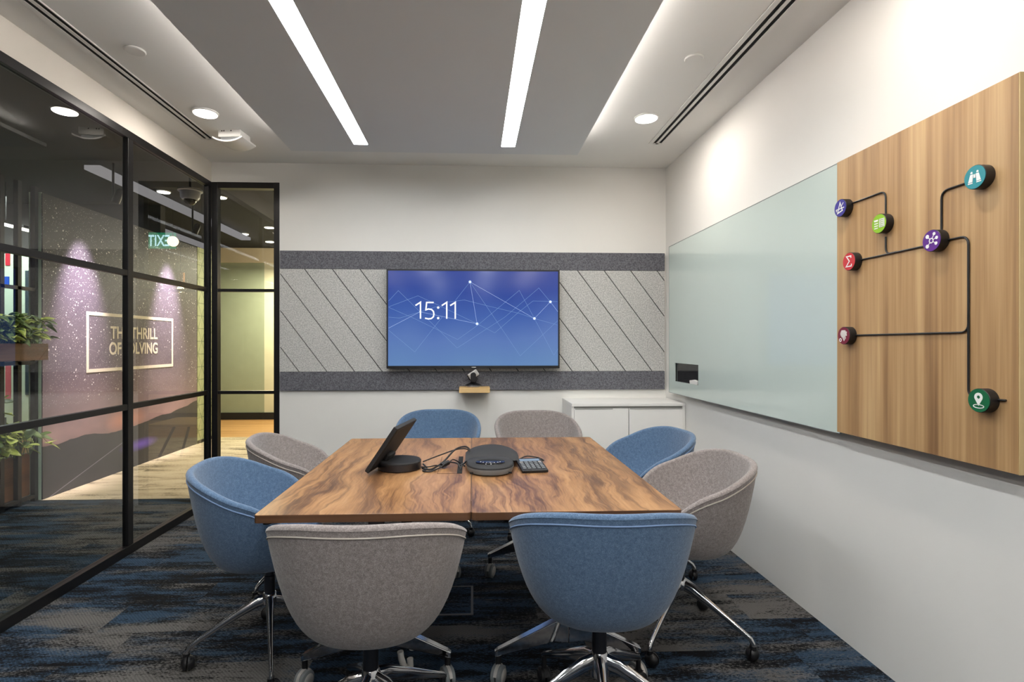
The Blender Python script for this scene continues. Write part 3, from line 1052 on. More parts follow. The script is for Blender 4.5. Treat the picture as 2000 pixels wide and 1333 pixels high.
def make_chair(fab, pipe, base, label, group):
    t = thing('swivel_chair', label, 'chair', group=group)
    NP = 72
    ph = [2 * PI * i / NP for i in range(NP)]
    rings = []
    NO = 20
    for k in range(1, NO + 1):
        h = (k / NO) ** 3.6 * .975
        rings.append([outer_pt(p, h) for p in ph])
    # rounded rim
    TH = .028
    for k in range(0, 7):
        a = PI * k / 6
        ring = []
        for p in ph:
            X, Y = plan(p)
            ix, iy = plan(p, TH)
            zr = zrim(p)
            f = (1 - math.cos(a)) / 2
            ring.append((X + (ix - X) * f, Y + (iy - Y) * f, zr - .010 + .013 * math.sin(a)))
        rings.append(ring)
    NI = 20
    for k in range(1, NI):
        h = (1 - k / NI) ** 3.6 * .97
        ring = []
        for p in ph:
            ix, iy = plan(p, TH)
            zr = zrim(p) - .012
            zb = .436
            rho = h ** .21
            ring.append((ix * rho, iy * rho, zb + (zr - zb) * h))
        rings.append(ring)
    vs = [q for r in rings for q in r]
    fs = []
    for i in range(len(rings) - 1):
        for j in range(NP):
            a, b = i * NP + j, i * NP + (j + 1) % NP
            fs.append((b, a, a + NP, b + NP))
    b0 = len(vs)
    vs += [(0, 0, .385), (0, 0, .435)]
    L = (len(rings) - 1) * NP
    for j in range(NP):
        fs.append((j, (j + 1) % NP, b0))
        fs.append((L + (j + 1) % NP, L + j, b0 + 1))
    m = MB()
    m.add(vs, [tuple(reversed(f)) for f in fs])
    sh = m.obj('shell', M[fab], t, smooth=True)
    # piping below the rim
    pts = []
    for p in ph:
        zr = zrim(p)
        h = max(.55, 1 - .030 / (zr - .385))
        pts.append(outer_pt(p, h, .0006))
    MB().tube(pts, .0027, 6, closed=True).obj('piping', M[pipe], sh, smooth=True)
    MB().tube([outer_pt(0, h, .0002) for h in (.08, .15, .25, .4, .55, .7, .82, .92)], .0009, 5).obj('back_seam', M[fab], sh, smooth=True)
    MB().lathe([(.045, .368), (.05, .372), (.05, .392)], 24).obj('mounting_plate', M['black'], t, smooth=True)
    if base == 'four':
        MB().lathe([(.021, .250), (.021, .325), (.018, .328), (.018, .372)], 24).obj('column', M['dchrome'], t, smooth=True)
        MB().lathe([(.030, .212), (.032, .235), (.026, .253), (.019, .258)], 24).obj('hub', M['chrome'], t, smooth=True)
        for k in range(4):
            a = PI / 2 * k + PI / 4
            c, s = math.cos(a), math.sin(a)
            pr = [(.012, .230, .024), (.05, .220, .022), (.12, .186, .017), (.20, .143, .013), (.27, .104, .0115), (.295, .088, .011), (.303, .074, .0105), (.305, .058, .0105)]
            lg_ = MB().tube([(c * r, s * r, z) for r, z, w_ in pr], [w_ for r, z, w_ in pr], 12, flat=.75).obj('leg', M['chrome'], t, smooth=True)
            cs = MB()
            for sg in (-1, 1):
                n1 = Vector((c, s, 0))
                rg = []
                for i in range(8):
                    th_ = PI / 2 * i / 7
                    rg.append([tuple(Vector((c * .300 - s * .006, s * .300 + c * .006, .029)) + n1 * (sg * (.003 + .022 * math.sin(th_))) +
                                     (Vector((-s, c, 0)) * math.cos(q) + Vector((0, 0, 1)) * math.sin(q)) * (.028 * math.cos(th_) + .0005))
                               for q in [2 * PI * j / 20 * sg for j in range(20)]])
                cs.rings(rg)
            cs.tube([(c * .305, s * .305, .03), (c * .305, s * .305, .066)], .013, 12)
            cs.obj('caster', M['black'], lg_, smooth=True)
    else:
        MB().lathe([(.024, .255), (.024, .362)], 24).obj('column', M['dchrome'], t, smooth=True)
        MB().lathe([(.034, .190), (.036, .235), (.028, .262), (.025, .268)], 24).obj('hub', M['chrome'], t, smooth=True)
        for k in range(5):
            a = 2 * PI / 5 * k + math.radians(-100)
            c, s = math.cos(a), math.sin(a)
            pr = [(.015, .238, .028), (.06, .228, .026), (.15, .185, .019), (.24, .140, .014), (.30, .112, .011), (.312, .100, .010)]
            lg_ = MB().tube([(c * r, s * r, z) for r, z, w_ in pr], [w_ for r, z, w_ in pr], 12, flat=.62).obj('leg', M['chrome'], t, smooth=True)
            MB().lathe([(.009, .062), (.009, .104)], 12, (c * .302, s * .302)).obj('caster_stem', M['black'], lg_, smooth=True)
            twin_wheel('caster', M['black'], M['black'], .030, .020, lg_, (c * .302, s * .302, .0305), a + 1.2)
    if base == 'four':
        for k_ in kids(t):
            if k_.name.split('.')[0] in ('leg', 'hub', 'column', 'mounting_plate'):
                k_.location = (0, .03, 0)
    return t


G1, G2, G3 = 'blue tub chairs around the meeting tables', 'taupe tub chairs around the meeting tables', None
cA = make_chair('blue', 'blue_pipe', 'four', 'blue wool tub chair nearest the glass partition, front left corner of table', G1)
cB = make_chair('grey', 'grey_pipe', 'four', 'taupe tub chair against the glass side, behind the front blue chair', G2)
cE = make_chair('grey', 'grey_pipe', 'five', 'taupe tub chair in the foreground with its back to the viewer', G2)
cF = make_chair('blue', 'blue_pipe', 'five', 'blue tub chair in the foreground with its back to the viewer', G1)
D2 = math.radians


def place(c, x, y, rz, label=None, base=None):
    c.location = (x, y, 0)
    c.rotation_euler = (0, 0, D2(rz))
    if label:
        c['label'] = label
    # turn of the star base inside the chair
    if base is not None:
        for k in kids(c):
            if k.name.split('.')[0] in ('leg', 'hub'):
                k.rotation_euler = (0, 0, D2(base - rz))


place(cA, -.88, 2.31, -82, base=66)
place(cB, -.93, 2.98, -80, base=10)
c = copy_tree(cA)
place(c, -.243, 3.87, 180, 'blue tub chair on the far side of the table, under the television', base=5)
c = copy_tree(cB)
place(c, .46, 3.78, 184, 'taupe tub chair on the far side of the table, before the white cabinet', base=0)
c = copy_tree(cA)
place(c, .965, 3.05, 98, 'blue tub chair on the whiteboard side, at the far corner of the table', base=20)
c = copy_tree(cB)
place(c, .95, 2.37, 88, 'taupe tub chair on the whiteboard side, at the near corner of the table', base=2)
place(cE, -.322, 1.735, 0, base=0)
place(cF, .425, 1.80, -3, base=4)

# ------------------------------------------------------------------ things on the tables
ZTOP = .7392
t = thing('video_conference_display', 'black tabletop screen tilted on a round base, seen from behind', 'display', (-.325, 2.44, ZTOP))
MB().lathe([(.090, 0), (.096, .004), (.096, .030)], 48).obj('base', M['dchrome'], t, smooth=True)
MB().lathe([(.096, .0302), (.096, .036), (.092, .041), (.03, .042), (.001, .042)], 48).obj('base_cover', M['black_soft'], t, smooth=True)
wv_ = Vector((.052, .29, 0))
hv_ = Vector((.128, -.023, .191))
nn = wv_.cross(hv_).normalized()
A0 = Vector((-.13, -.13, .018))
sc_ = MB()
wn_, hn_ = wv_.normalized(), hv_.normalized()


def slab(mb, a0, a1, b0, b1, c0, c1):
    P = []
    for cc in (c0, c1):
        for (u_, v_) in ((a0, b0), (a1, b0), (a1, b1), (a0, b1)):
            P.append(tuple(A0 + wn_ * u_ + hn_ * v_ + nn * cc))
    mb.add(P, [(0, 3, 2, 1), (4, 5, 6, 7), (0, 1, 5, 4), (1, 2, 6, 5), (2, 3, 7, 6), (3, 0, 4, 7)])


WL, HL = wv_.length, hv_.length
slab(sc_, 0, WL, 0, HL, 0, .018)
sc_.obj('screen_body', M['black_soft'], t, bevel=.003)
s2_ = MB()
slab(s2_, .004, WL - .004, .004, HL - .004, -.0012, 0)
s2_.obj('screen_glass', M['gloss_black'], t)
s4_ = MB()
slab(s4_, .012, WL - .012, .012, HL - .012, .018, .0195)
s4_.obj('back_cover', M['black_soft'], t, bevel=.001)
s3_ = MB()
slab(s3_, WL * .35, WL * .65, .045, .085, .0189, .04)
s3_.obj('hinge_wedge', M['black_soft'], t, bevel=.01)

# conference phone
t = thing('conference_phone', 'black conference speakerphone with curved rear hood on the right-hand table', 'conference phone', (.078, 2.40, ZTOP))


def blob(rx0, rx1, ry0, ry1, zs, n=40, p=2.3):
    rg = []
    for k, (f, z) in enumerate(zs):
        ring = []
        for i in range(n):
            a = 2 * PI * i / n
            c_, s_ = math.cos(a), math.sin(a)
            x = math.copysign(abs(c_) ** (2 / p), c_) * (rx1 if c_ > 0 else rx0) * f
            y = math.copysign(abs(s_) ** (2 / p), s_) * (ry1 if s_ > 0 else ry0) * f
            ring.append((x, y, z))
        rg.append(ring)
    return rg


MB().rings(blob(.105, .105, .14, .11, [(.86, 0), (.95, .006), (1.0, .022), (1.0, .028)])).obj('lower_body', M['grey_pl'], t, smooth=True)
MB().rings(blob(.105, .105, .14, .11, [(1.0, .0285), (.99, .034), (.94, .039), (.5, .043), (.02, .044)])).obj('upper_shell', M['black_soft'], t, smooth=True)
hd = MB()
rg = []
for i in range(13):
    u_ = -1 + 2 * i / 12
    x = .012 + u_ * .122
    yb = .235 - .045 * u_ * u_
    zt = .070 - .020 * u_ ** 2 - .010 * u_ ** 6
    rg.append([(x, .05, .028), (x, yb, .002), (x, yb + .012, zt - .006), (x, yb - .006, zt), (x, .085, .043)])
hd.rings(rg)
hd.obj('rear_hood', M['black_soft'], t, smooth=True)
MB().rings([[(x * .9, y * .9 - .045, z) for x, y, z in r] for r in blob(.072, .072, .05, .05, [(1, .0425), (.97, .0455), (.9, .0465)])]).obj('keypad_dish', M['gloss_black'], t, smooth=True)
for i in range(7):
    a = math.radians(205 + i * 21.5)
    MB().lathe([(.0035, .0466), (.003, .0476)], 10, (.046 * math.cos(a), -.045 + .030 * math.sin(a))).obj('button', M['silver'], t)
MB().box(-.088, -.074, -.128, -.122, .012, .018).box(.074, .088, -.128, -.122, .012, .018).obj('port', M['groove'], t)

t = thing('dial_keypad', 'small black dialling keypad with lit display beside the conference phone', 'keypad', (.262, 2.415, ZTOP), rz=D2(6))
Rk = Matrix.Rotation(math.radians(7), 4, 'X')
MB().box(-.058, .058, -.088, .072, .010, .024, Rk).obj('body', M['black'], t, bevel=.004)
MB().box(-.056, .056, -.086, -.05, .001, .006).obj('foot', M['black'], t)
MB().box(-.044, .046, .030, .056, .0242, .0248, Rk).obj('display', m_emit('lcd', (0.36, 0.48, 0.62), 0.7), t)['label'] = 'pale blue lit display'
for r_ in range(5):
    for c_ in range(5):
        kx, ky = -.042 + c_ * .021, .014 - r_ * .0195
        MB().box(kx - .007, kx + .007, ky - .0055, ky + .0055, .0242, .0262, Rk).obj('key', M['silver'] if (c_ in (0, 4) and r_ == 0) else M['grey_pl'], t)


def cable(label, pts, r, mat=None):
    # smooth through points
    P = [Vector(p) for p in pts]
    out = []
    for i in range(len(P) - 1):
        p0, p1, p2, p3 = P[max(i - 1, 0)], P[i], P[i + 1], P[min(i + 2, len(P) - 1)]
        for k in range(6):
            u_ = k / 6
            out.append(.5 * ((2 * p1) + (-p0 + p2) * u_ + (2 * p0 - 5 * p1 + 4 * p2 - p3) * u_ * u_ + (-p0 + 3 * p1 - 3 * p2 + p3) * u_ ** 3))
    out.append(P[-1])
    return tag(MB().tube(out, r, 8).obj('cable', mat or M['black'], smooth=True), label, 'cable', 'black cables on the tables')


z = ZTOP + .004
cable('black cable running straight from display base to the phone', [(-.226, 2.50, z + .012), (-.15, 2.56, z + .03), (-.07, 2.62, z + .045), (-.02, 2.60, z + .045), (-.012, 2.50, z + .02), (-.028, 2.44, z + .012)], .0032)
cable('thick black cable looping over the slot beside the phone', [(-.222, 2.42, z), (-.18, 2.40, z), (-.13, 2.46, z + .02), (-.08, 2.56, z + .055), (-.03, 2.60, z + .06), (-.008, 2.55, z + .04), (-.03, 2.50, z + .01), (-.054, 2.48, z - .002)], .0042)
cable('coiled black cable bunched behind the display base', [(-.222, 2.46, z + .01), (-.20, 2.41, z), (-.215, 2.37, z), (-.18, 2.36, z), (-.14, 2.40, z + .008), (-.11, 2.44, z + .02), (-.07, 2.46, z + .012), (-.054, 2.42, z - .002)], .0036)
cable('thin black cable tied in a bundle halfway to the slot', [(-.224, 2.40, z + .01), (-.19, 2.385, z + .014), (-.16, 2.42, z + .012), (-.12, 2.43, z + .006), (-.09, 2.50, z + .02), (-.054, 2.52, z - .002)], .0028)
cable('short black cable from the slot into the phone side', [(-.054, 2.39, z - .002), (-.048, 2.40, z + .012), (-.038, 2.41, z + .014), (-.034, 2.40, z + .012)], .003)
cable('curled black cable behind the dial keypad', [(.192, 2.52, z + .014), (.22, 2.56, z + .006), (.26, 2.60, z + .012), (.31, 2.58, z + .01), (.335, 2.53, z + .006), (.30, 2.515, z + .014)], .003)
tag(MB().tube([(-.137, 2.43, z + .009), (-.108, 2.458, z + .017)], .011, 10).obj('cable_tie', M['black_soft'], smooth=True), 'dark fastener strap binding the cables between display and phone', 'cable tie')

# floor box under the tables
t = thing('floor_box', 'square floor socket box with a thin pale frame under the tables', 'floor box', (-.15, 2.745, 0))
fb = MB()
for a in ((-.155, .155, -.155, -.143), (-.155, .155, .143, .155), (-.155, -.143, -.143, .143), (.143, .155, -.143, .143)):
    fb.box(a[0], a[1], a[2], a[3], .0005, .004)
fb.obj('frame', m_plain('box_frame', (84, 82, 82), .5), t)
B(-.1425, .1425, -.1425, .1425, .0005, .003).obj('lid', M['carpet'], t)

# ------------------------------------------------------------------ corridor beyond the glass
MW = 3.58
struct('wall_corridor', B(-MW - .10, -MW, 4.668, 7.2, 0, 2.56), M['skirt'])
struct('trim_2', B(-MW - .10, -MW, 4.66, 4.6675, 0, 2.56), M['pale'])
n = N('hexagon_wallpaper')
# three families of thin lines make an isometric hexagon pattern
tc = n.n('TexCoord')
sx_ = n.n('SeparateXYZ')
n.l(tc.outputs['Object'], sx_.inputs[0])
acc = None
for ang in (90, 30, 150):
    a = math.radians(ang)
    d = n.math('ADD', n.math('MULTIPLY', sx_.outputs[1], math.cos(a) * 6.0), n.math('MULTIPLY', sx_.outputs[2], math.sin(a) * 6.0))
    fr = n.math('ABSOLUTE', n.math('SUBTRACT', n.math('FRACT', d), 0.5))
    lnm = n.math('GREATER_THAN', fr, 0.465)
    acc = lnm if acc is None else n.math('MAXIMUM', acc, lnm)
n.bsdf(n.mix(acc, lin((178, 184, 138)), lin((128, 138, 100))), 0.7)
struct('wall_corridor', B(-MW - .10, -MW + .012, 7.2, 7.7, 0, 2.56), n.m)
struct('trim_1', B(-MW + .012, -MW + .02, 7.2, 7.7, 0, .04), M['skirt'])
struct('wall_far', B(-MW + .0, 3.0, 9.5, 9.6, .12, 2.7), M['cream_wall'])
struct('wall_far', B(-6.6, -MW, 9.5, 9.6, .12, 2.7), M['green_wall'])
struct('wall_far', B(-6.6, 3.0, 9.48, 9.6, 2.7, 2.95), M['cream_band'])
struct('baseboard_far', B(-6.6, 3.0, 9.47, 9.6, 0, .12), M['skirt'])
struct('wall_side', B(-6.7, -6.6, YR, 9.6, 0, 2.95), M['dark_wall'])
struct('wall_side', B(3.0, 3.1, 4.6, 9.6, 0, 2.95), M['dark_wall'])
struct('wall_corridor', B(-6.6, XL - .1, YR - .1, YR, 0, 2.95), M['dark_wall'])
cl = MB()
cl.box(-6.6, XL - .1, YR, 9.6, 2.95, 3.05).box(XL - .1, 3.1, YB + .12, 9.6, 2.95, 3.05)
struct('ceiling', cl, M['black_ceil'])
struct('wall_corridor', MB().box(XL - .1, XL - .08, YR, YB + .12, H, 2.95).box(XL - .08, 3.0, YB + .1, YB + .12, H, 2.95), M['black_ceil'])
struct('wall_corridor', B(XR + .12, 3.0, YB, YB + .12, 0, 2.95), M['dark_wall'])
struct('wall_pantry', MB().box(-6.6, -MW - .12, 6.6, 6.7, 0, 2.36), M['pale'])
struct('wall_pantry', MB().box(-6.6, -MW - .12, 6.6, 6.7, 2.36, 2.95), M['dark_wall'])

# ceiling beams / bulkheads in the corridor
beam_m = m_plain('grey_beam', (150, 140, 138), 0.7)
for x, y0, y1, lb in ((-3.40, 5.0, 8.3, 'long pale grey bar fixed under the dark corridor ceiling, nearer the glass'),
                      (-4.33, 6.9, 9.2, 'pale grey bar under the dark ceiling beyond the star mural')):
    tag(B(x - .07, x + .07, y0, y1, 2.86, 2.9).obj('ceiling_bar', m_emit('bar_glow', (0.75, 0.7, 0.72), 0.32)), lb, 'ceiling light')  # bulkhead, not a lamp; its lit grey is put in as weak glow
for x, y, lb in ((-3.33, 6.0, 'warm round downlight above the star mural, seen through the wide pane'),
                 (-2.82, 6.20, 'warm round downlight in the dark ceiling, left in the narrow end pane'),
                 (-3.41, 8.25, 'warm round downlight at the far end of the long ceiling bar'),
                 (-2.86, 7.77, 'warm round downlight at the right edge of the narrow end pane'),
                 (-3.25, 8.85, 'small warm downlight lowest in the narrow end pane')):
    disc_light(lb, x, y, 2.95, .07, 'warm downlights in the dark corridor ceiling')
for y in (5.098, 6.506):
    s = lamp('mural_spot', 'SPOT', (-MW + .30, y, 2.55), 520, (1.0, 0.84, 0.92), size=.03, spot=46, blend=1.0)
    s.rotation_euler = Vector((-.30, 0, -.80)).to_track_quat('-Z', 'Y').to_euler()
for y, lb in ((5.098, 'black spotlight aimed at the left part of the star mural'), (6.506, 'black spotlight aimed at the right part of the star mural')):
    t = thing('mural_spotlight', lb, 'spotlight', (-MW + .30, y, 2.95), group='spotlights above the star mural')
    MB().lathe([(.010, -.33), (.010, 0)], 12).obj('stem', M['black'], t, smooth=True)
    R_ = Matrix.Translation((.02, 0, -.36)) @ Vector((-.30, 0, -.75)).to_track_quat('-Z', 'Y').to_matrix().to_4x4()
    MB().rings([[(r * math.cos(a), r * math.sin(a), z_) for a in [2 * PI * i / 20 for i in range(20)]] for r, z_ in ((.032, .0), (.034, .01), (.034, .11), (.02, .13))], mat=R_).obj('head', M['black'], t, smooth=True)

# star mural
n = N('star_mural')
tc = n.n('TexCoord')
sx_ = n.n('SeparateXYZ')
n.l(tc.outputs['Object'], sx_.inputs[0])
Y_, Z_ = sx_.outputs[1], sx_.outputs[2]
sky = n.ramp(n.math('DIVIDE', Z_, 2.56), [(0.0, lin((60, 54, 60))), (0.20, lin((176, 142, 144))), (0.30, lin((146, 124, 130))), (0.45, lin((112, 98, 110))),
                                          (0.68, lin((80, 68, 82))), (0.8, lin((40, 34, 42))), (1.0, lin((15, 13, 17)))])  # upper stops darkened for light fading above the spotlights; the rest is print
cloud = n.noise(n.coord(scale=(1, 1, 1.6)), 1.6, 4, 0.6)
sky = n.mix(n.ramp(cloud, [(0.35, (0, 0, 0, 1)), (0.75, (.5, .5, .5, 1))]), sky, lin((70, 60, 78)))
# glow where the sun has set
dy = n.math('SUBTRACT', Y_, 5.75)
dz = n.math('SUBTRACT', Z_, .52)
dist = n.math('SQRT', n.math('ADD', n.math('MULTIPLY', dy, dy), n.math('MULTIPLY', n.math('MULTIPLY', dz, dz), 6.0)))
sky = n.mix(n.ramp(dist, [(0.0, (.9, .9, .9, 1)), (0.35, (0, 0, 0, 1))]), sky, lin((232, 158, 134)))
vor = n.n('TexVoronoi')
n.l(n.coord(), vor.inputs['Vector'])
vor.inputs['Scale'].default_value = 30
vsz = n.noise(n.coord(), 14, 2)
star = n.math('LESS_THAN', vor.outputs['Distance'], n.math('MULTIPLY', n.math('SUBTRACT', vsz, 0.36), 0.8))
dens = n.noise(n.coord(loc=(0, 3, 1)), 1.1, 2)
star = n.math('MULTIPLY', star, n.math('GREATER_THAN', n.math('ADD', dens, n.math('MULTIPLY', Z_, 0.12)), 0.60))
vor2 = n.n('TexVoronoi')
n.l(n.coord(loc=(2, 2, 2)), vor2.inputs['Vector'])
vor2.inputs['Scale'].default_value = 55
star2 = n.math('MULTIPLY', n.math('LESS_THAN', vor2.outputs['Distance'], 0.17), 0.6)
star = n.math('MULTIPLY', n.math('MAXIMUM', star, star2), n.math('GREATER_THAN', Z_, 0.75))
sky = n.mix(star, sky, lin((236, 226, 224)))
hn = n.noise(n.coord(scale=(1, 1, 0.0)), 1.5, 5, 0.5)
ridge = n.math('ADD', n.math('MULTIPLY', hn, 0.16), n.math('ADD', 0.36, n.math('MULTIPLY', n.math('MAXIMUM', n.math('SUBTRACT', Y_, 6.2), 0.0), 0.12)))
land = n.math('LESS_THAN', Z_, ridge)
lc = n.mix(n.noise(n.coord(), 2.5, 4), lin((46, 46, 52)), lin((76, 75, 82)))
pic = n.mix(land, sky, lc)
# light trail and violet lamp printed in the landscape
tr = n.math('ABSOLUTE', n.math('SUBTRACT', n.math('SUBTRACT', Z_, 0.02), n.math('MULTIPLY', n.math('SUBTRACT', Y_, 4.80), 0.30)))
tm = n.math('MULTIPLY', n.math('LESS_THAN', tr, 0.004), n.math('LESS_THAN', Y_, 5.75))
pic = n.mix(n.math('MULTIPLY', tm, 0.45), pic, lin((190, 185, 205)))
dy = n.math('SUBTRACT', Y_, 5.98)
dz = n.math('SUBTRACT', Z_, .22)
dist = n.math('SQRT', n.math('ADD', n.math('MULTIPLY', dy, dy), n.math('MULTIPLY', n.math('MULTIPLY', dz, dz), 26.0)))
pic = n.mix(n.ramp(dist, [(0.0, (1, 1, 1, 1)), (0.10, (.75, .75, .75, 1)), (0.36, (0, 0, 0, 1))]), pic, lin((124, 96, 214)))
n.bsdf(pic, 0.55)
t = thing('star_mural', 'printed wall mural of a starry purple sky over dark hills with white lettering', 'mural', (-MW, 0, 0))
B(.001, .010, 4.662, 7.19, .001, 2.55).obj('print', n.m, t)
cream = m_plain('cream_lettering', (240, 226, 204), 0.6, var=0.01)
fr_ = MB()
Y0, Y1, Z0, Z1, q = 5.17, 6.625, 1.03, 1.60, .032
fr_.box(.011, .013, Y0, Y1, Z0, Z0 + q).box(.011, .013, Y0, Y1, Z1 - q, Z1).box(.011, .013, Y0, Y0 + q, Z0 + q, Z1 - q).box(.011, .013, Y1 - q, Y1, Z0 + q, Z1 - q)
fr_.obj('sign_frame', cream, t)


def text_mesh(name, body, height, matrix, mat, parent, width=None, bold=0.0, center=True):
    cu = bpy.data.curves.new(name, 'FONT')
    cu.body = body
    cu.size = height
    cu.offset = bold
    cu.extrude = .0008
    if center:
        cu.align_x = 'CENTER'
    o = bpy.data.objects.new(name, cu)
    COL.objects.link(o)
    dg_ = bpy.context.evaluated_depsgraph_get()
    me = bpy.data.meshes.new_from_object(o.evaluated_get(dg_))
    bpy.data.objects.remove(o)
    xs = [v.co.x for v in me.vertices]
    w0 = max(xs) - min(xs)
    k = (width / w0) if width else 1
    for v in me.vertices:
        v.co.x *= k
    me.transform(matrix)
    me.materials.clear()
    me.materials.append(mat)
    r = bpy.data.objects.new(name, me)
    COL.objects.link(r)
    r.parent = parent
    return r


def wall_matrix(loc, normal):
    if normal == 'x':
        m_ = Matrix(((0, 0, 1, 0), (1, 0, 0, 0), (0, 1, 0, 0), (0, 0, 0, 1)))
    else:
        m_ = MXZ
    return Matrix.Translation(loc) @ m_


text_mesh('lettering', 'THE THRILL', .168, wall_matrix((.0115, 5.905, 1.355), 'x'), cream, t, width=.80, bold=.004)
text_mesh('lettering', 'OF SOLVING', .168, wall_matrix((.0115, 5.900, 1.195), 'x'), cream, t, width=.82, bold=.004)

# exit sign and lamps that the glass mirrors
t = thing('exit_sign', 'green EXIT sign hanging from the dark ceiling, mirrored in the glass', 'exit sign', (-.26, 7.1, 2.95))
B(-.20, .20, -.015, .015, -.43, -.23).obj('panel', m_emit('exit_green', (0.0, 0.20, 0.10), 4.0), t)
text_mesh('lettering', 'EXIT', .20, wall_matrix((0, -.016, -.40), 'y'), m_emit('exit_white', (0.55, 0.9, 1.0), 5.0), t, width=.27, bold=.003)
B(-.01, .01, -.01, .01, -.23, 0).obj('stem', M['black'], t)
globe_m = m_emit('globe_glow', (1.0, 0.80, 0.45), 12)
cone_m = m_plain('copper_shade', (190, 120, 50), 0.35, 0.6)


def pendant(label, x, y, z, r, kind):
    t = thing('pendant_lamp', label, 'pendant lamp', (x, y, 2.95), group='pendant lamps behind the back wall')
    MB().lathe([(.004, z - 2.95 + .05), (.004, 0)], 8).obj('cord', M['black'], t)
    if kind == 'globe':
        rg = [(max(.002, r * math.sin(PI * i / 14)), z - 2.95 - r * math.cos(PI * i / 14)) for i in range(15)]
        MB().lathe(rg, 24).obj('globe', globe_m, t, smooth=True)
    else:
        MB().lathe([(r, z - 2.95 - .10), (r, z - 2.95 + .06), (r * .5, z - 2.95 + .08)], 24).obj('shade', cone_m, t, smooth=True)
        MB().lathe([(r * .85, z - 2.95 - .104), (r * .85, z - 2.95 - .101)], 20).obj('bulb', globe_m, t)
        lamp('pendant_glow', 'POINT', (x, y, z - .15), 3, (1, .7, .35), size=.04)
    return t


pendant('glowing round globe lamp near the exit sign', -.75, 6.5, 2.50, .06, 'globe')
pendant('copper cylinder pendant lamp nearer the glazed end panel', -.95, 7.2, 2.16, .05, 'cyl')
pendant('copper cylinder pendant lamp further from the glazed end panel', -.47, 7.2, 2.16, .05, 'cyl')
pendant('copper cylinder pendant lamp farthest along the row', -1.42, 7.2, 2.16, .05, 'cyl')

# cctv dome
t = thing('dome_camera', 'white ceiling dome security camera seen through the wide pane', 'camera', (-2.72, 5.35, 2.95))
MB().lathe([(.012, -.16), (.012, 0)], 12).obj('stem', M['black'], t)
MB().lathe([(.07, -.26), (.085, -.24), (.09, -.185), (.11, -.18), (.11, -.165), (.03, -.16)], 32).obj('housing', m_plain('dome_white', (190, 196, 215), .4), t, smooth=True)
MB().lathe([(.004, -.315), (.03, -.308), (.05, -.285), (.058, -.262)], 28).obj('dome', M['gloss_black'], t, smooth=True)

# low table mirrored in the glass
t = thing('coffee_table', 'low oak table with dark splayed legs, mirrored in the glass', 'coffee table', (-1.25, 6.15, 0))
MB().prism(rrect(-.42, .42, -.3, .3, .05), .425, .447).obj('tabletop', M['shelf_oak'], t)
for sx1 in (-1, 1):
    for sy1 in (-1, 1):
        MB().tube([(sx1 * .20, sy1 * .16, .424), (sx1 * .36, sy1 * .26, .006)], .014, 10).obj('leg', M['black'], t, smooth=True)

# linear lamp in the pantry beyond the shelving
for y0, y1, lb in ((5.60, 5.84, 'bright linear lamp beyond the plant shelving, left segment'), (5.90, 6.20, 'bright linear lamp beyond the plant shelving, right segment')):
    t = thing('pantry_light', lb, 'ceiling light', (-4.74, (y0 + y1) / 2, 2.5), group='linear lamps beyond the shelving')
    hl = (y1 - y0) / 2
    B(-.02, .02, -hl, hl, 0, .02).obj('tube', m_emit('tube_glow', (1, .96, .85), 8), t)
    B(-.03, .03, -hl, hl, .0205, .05).obj('housing', M['black'], t)
    B(-.003, .003, -.003, .003, .05, .449).obj('cord', M['black'], t)
for x0, x1, z0, z1, col, lb in ((-5.47, -5.42, 2.22, 2.36, (200, 40, 60), 'red graphic strip high on the pale pantry wall'),
                                (-5.62, -5.43, 1.98, 2.09, (30, 80, 190), 'blue graphic strip on the pale pantry wall'),
                                (-5.47, -5.41, .65, 1.15, (214, 110, 120), 'pink graphic strip low on the pale pantry wall'),
                                (-5.245, -5.205, .7, 2.16, (40, 60, 70), 'narrow dark blue vertical strip on the pale pantry wall')):
    tag(B(x0, x1, 6.590, 6.599, z0, z1).obj('wall_graphic', m_plain('graphic', col, .6)), lb, 'wall graphic')
tag(MB().box(-6.2, -4.85, 6.1, 6.58, .24, .30).box(-6.15, -6.05, 6.15, 6.5, 0, .24).box(-5.0, -4.9, 6.15, 6.5, 0, .24).obj('bench', M['shelf_oak']),
    'low pale wooden bench against the pantry wall behind the planters', 'bench')

# plant shelving
t = thing('plant_shelving', 'tall black metal frame shelving with planters outside the glass', 'shelving', (-3.62, 0, 0))
for y in (3.30, 3.82, 4.315, 4.475, 4.640):
    B(-.018, .018, y - .018, y + .018, 0, 2.6).obj('upright', M['frame'], t)
for y in (3.30, 4.640):
    B(-.30, -.27, y - .015, y + .015, 0, 2.6).obj('upright', M['frame'], t)
for z in (.04, .60, 1.142, 1.745):
    B(-.018, .018, 3.30, 4.64, z - .014, z + .014).obj('crossbar', M['frame'], t)
for z in (.62, 1.158):
    B(-.27, -.02, 3.3, 4.63, z - .008, z + .008).obj('shelf', M['plank'], t)
B(-.28, -.02, 3.32, 4.62, .056, .40).obj('lower_box', M['plank'], t)['label'] = 'brown wooden box between the lower uprights'


def planter(label, x0, x1, y0, y1, z0, z1, mat):
    t = thing('planter_box', label, 'planter', ((x0 + x1) / 2, (y0 + y1) / 2, z0), group='planters on the shelving')
    hx, hy, h = (x1 - x0) / 2, (y1 - y0) / 2, z1 - z0
    MB().box(-hx, hx, -hy, -hy + .012, 0, h).box(-hx, hx, hy - .012, hy, 0, h).box(-hx, -hx + .012, -hy + .012, hy - .012, 0, h).box(hx - .012, hx, -hy + .012, hy - .012, 0, h).box(-hx + .012, hx - .012, -hy + .012, hy - .012, 0, .012).obj('trough', mat, t)
    B(-hx + .013, hx - .013, -hy + .013, hy - .013, .0125, h - .02).obj('soil', M['soil'], t)


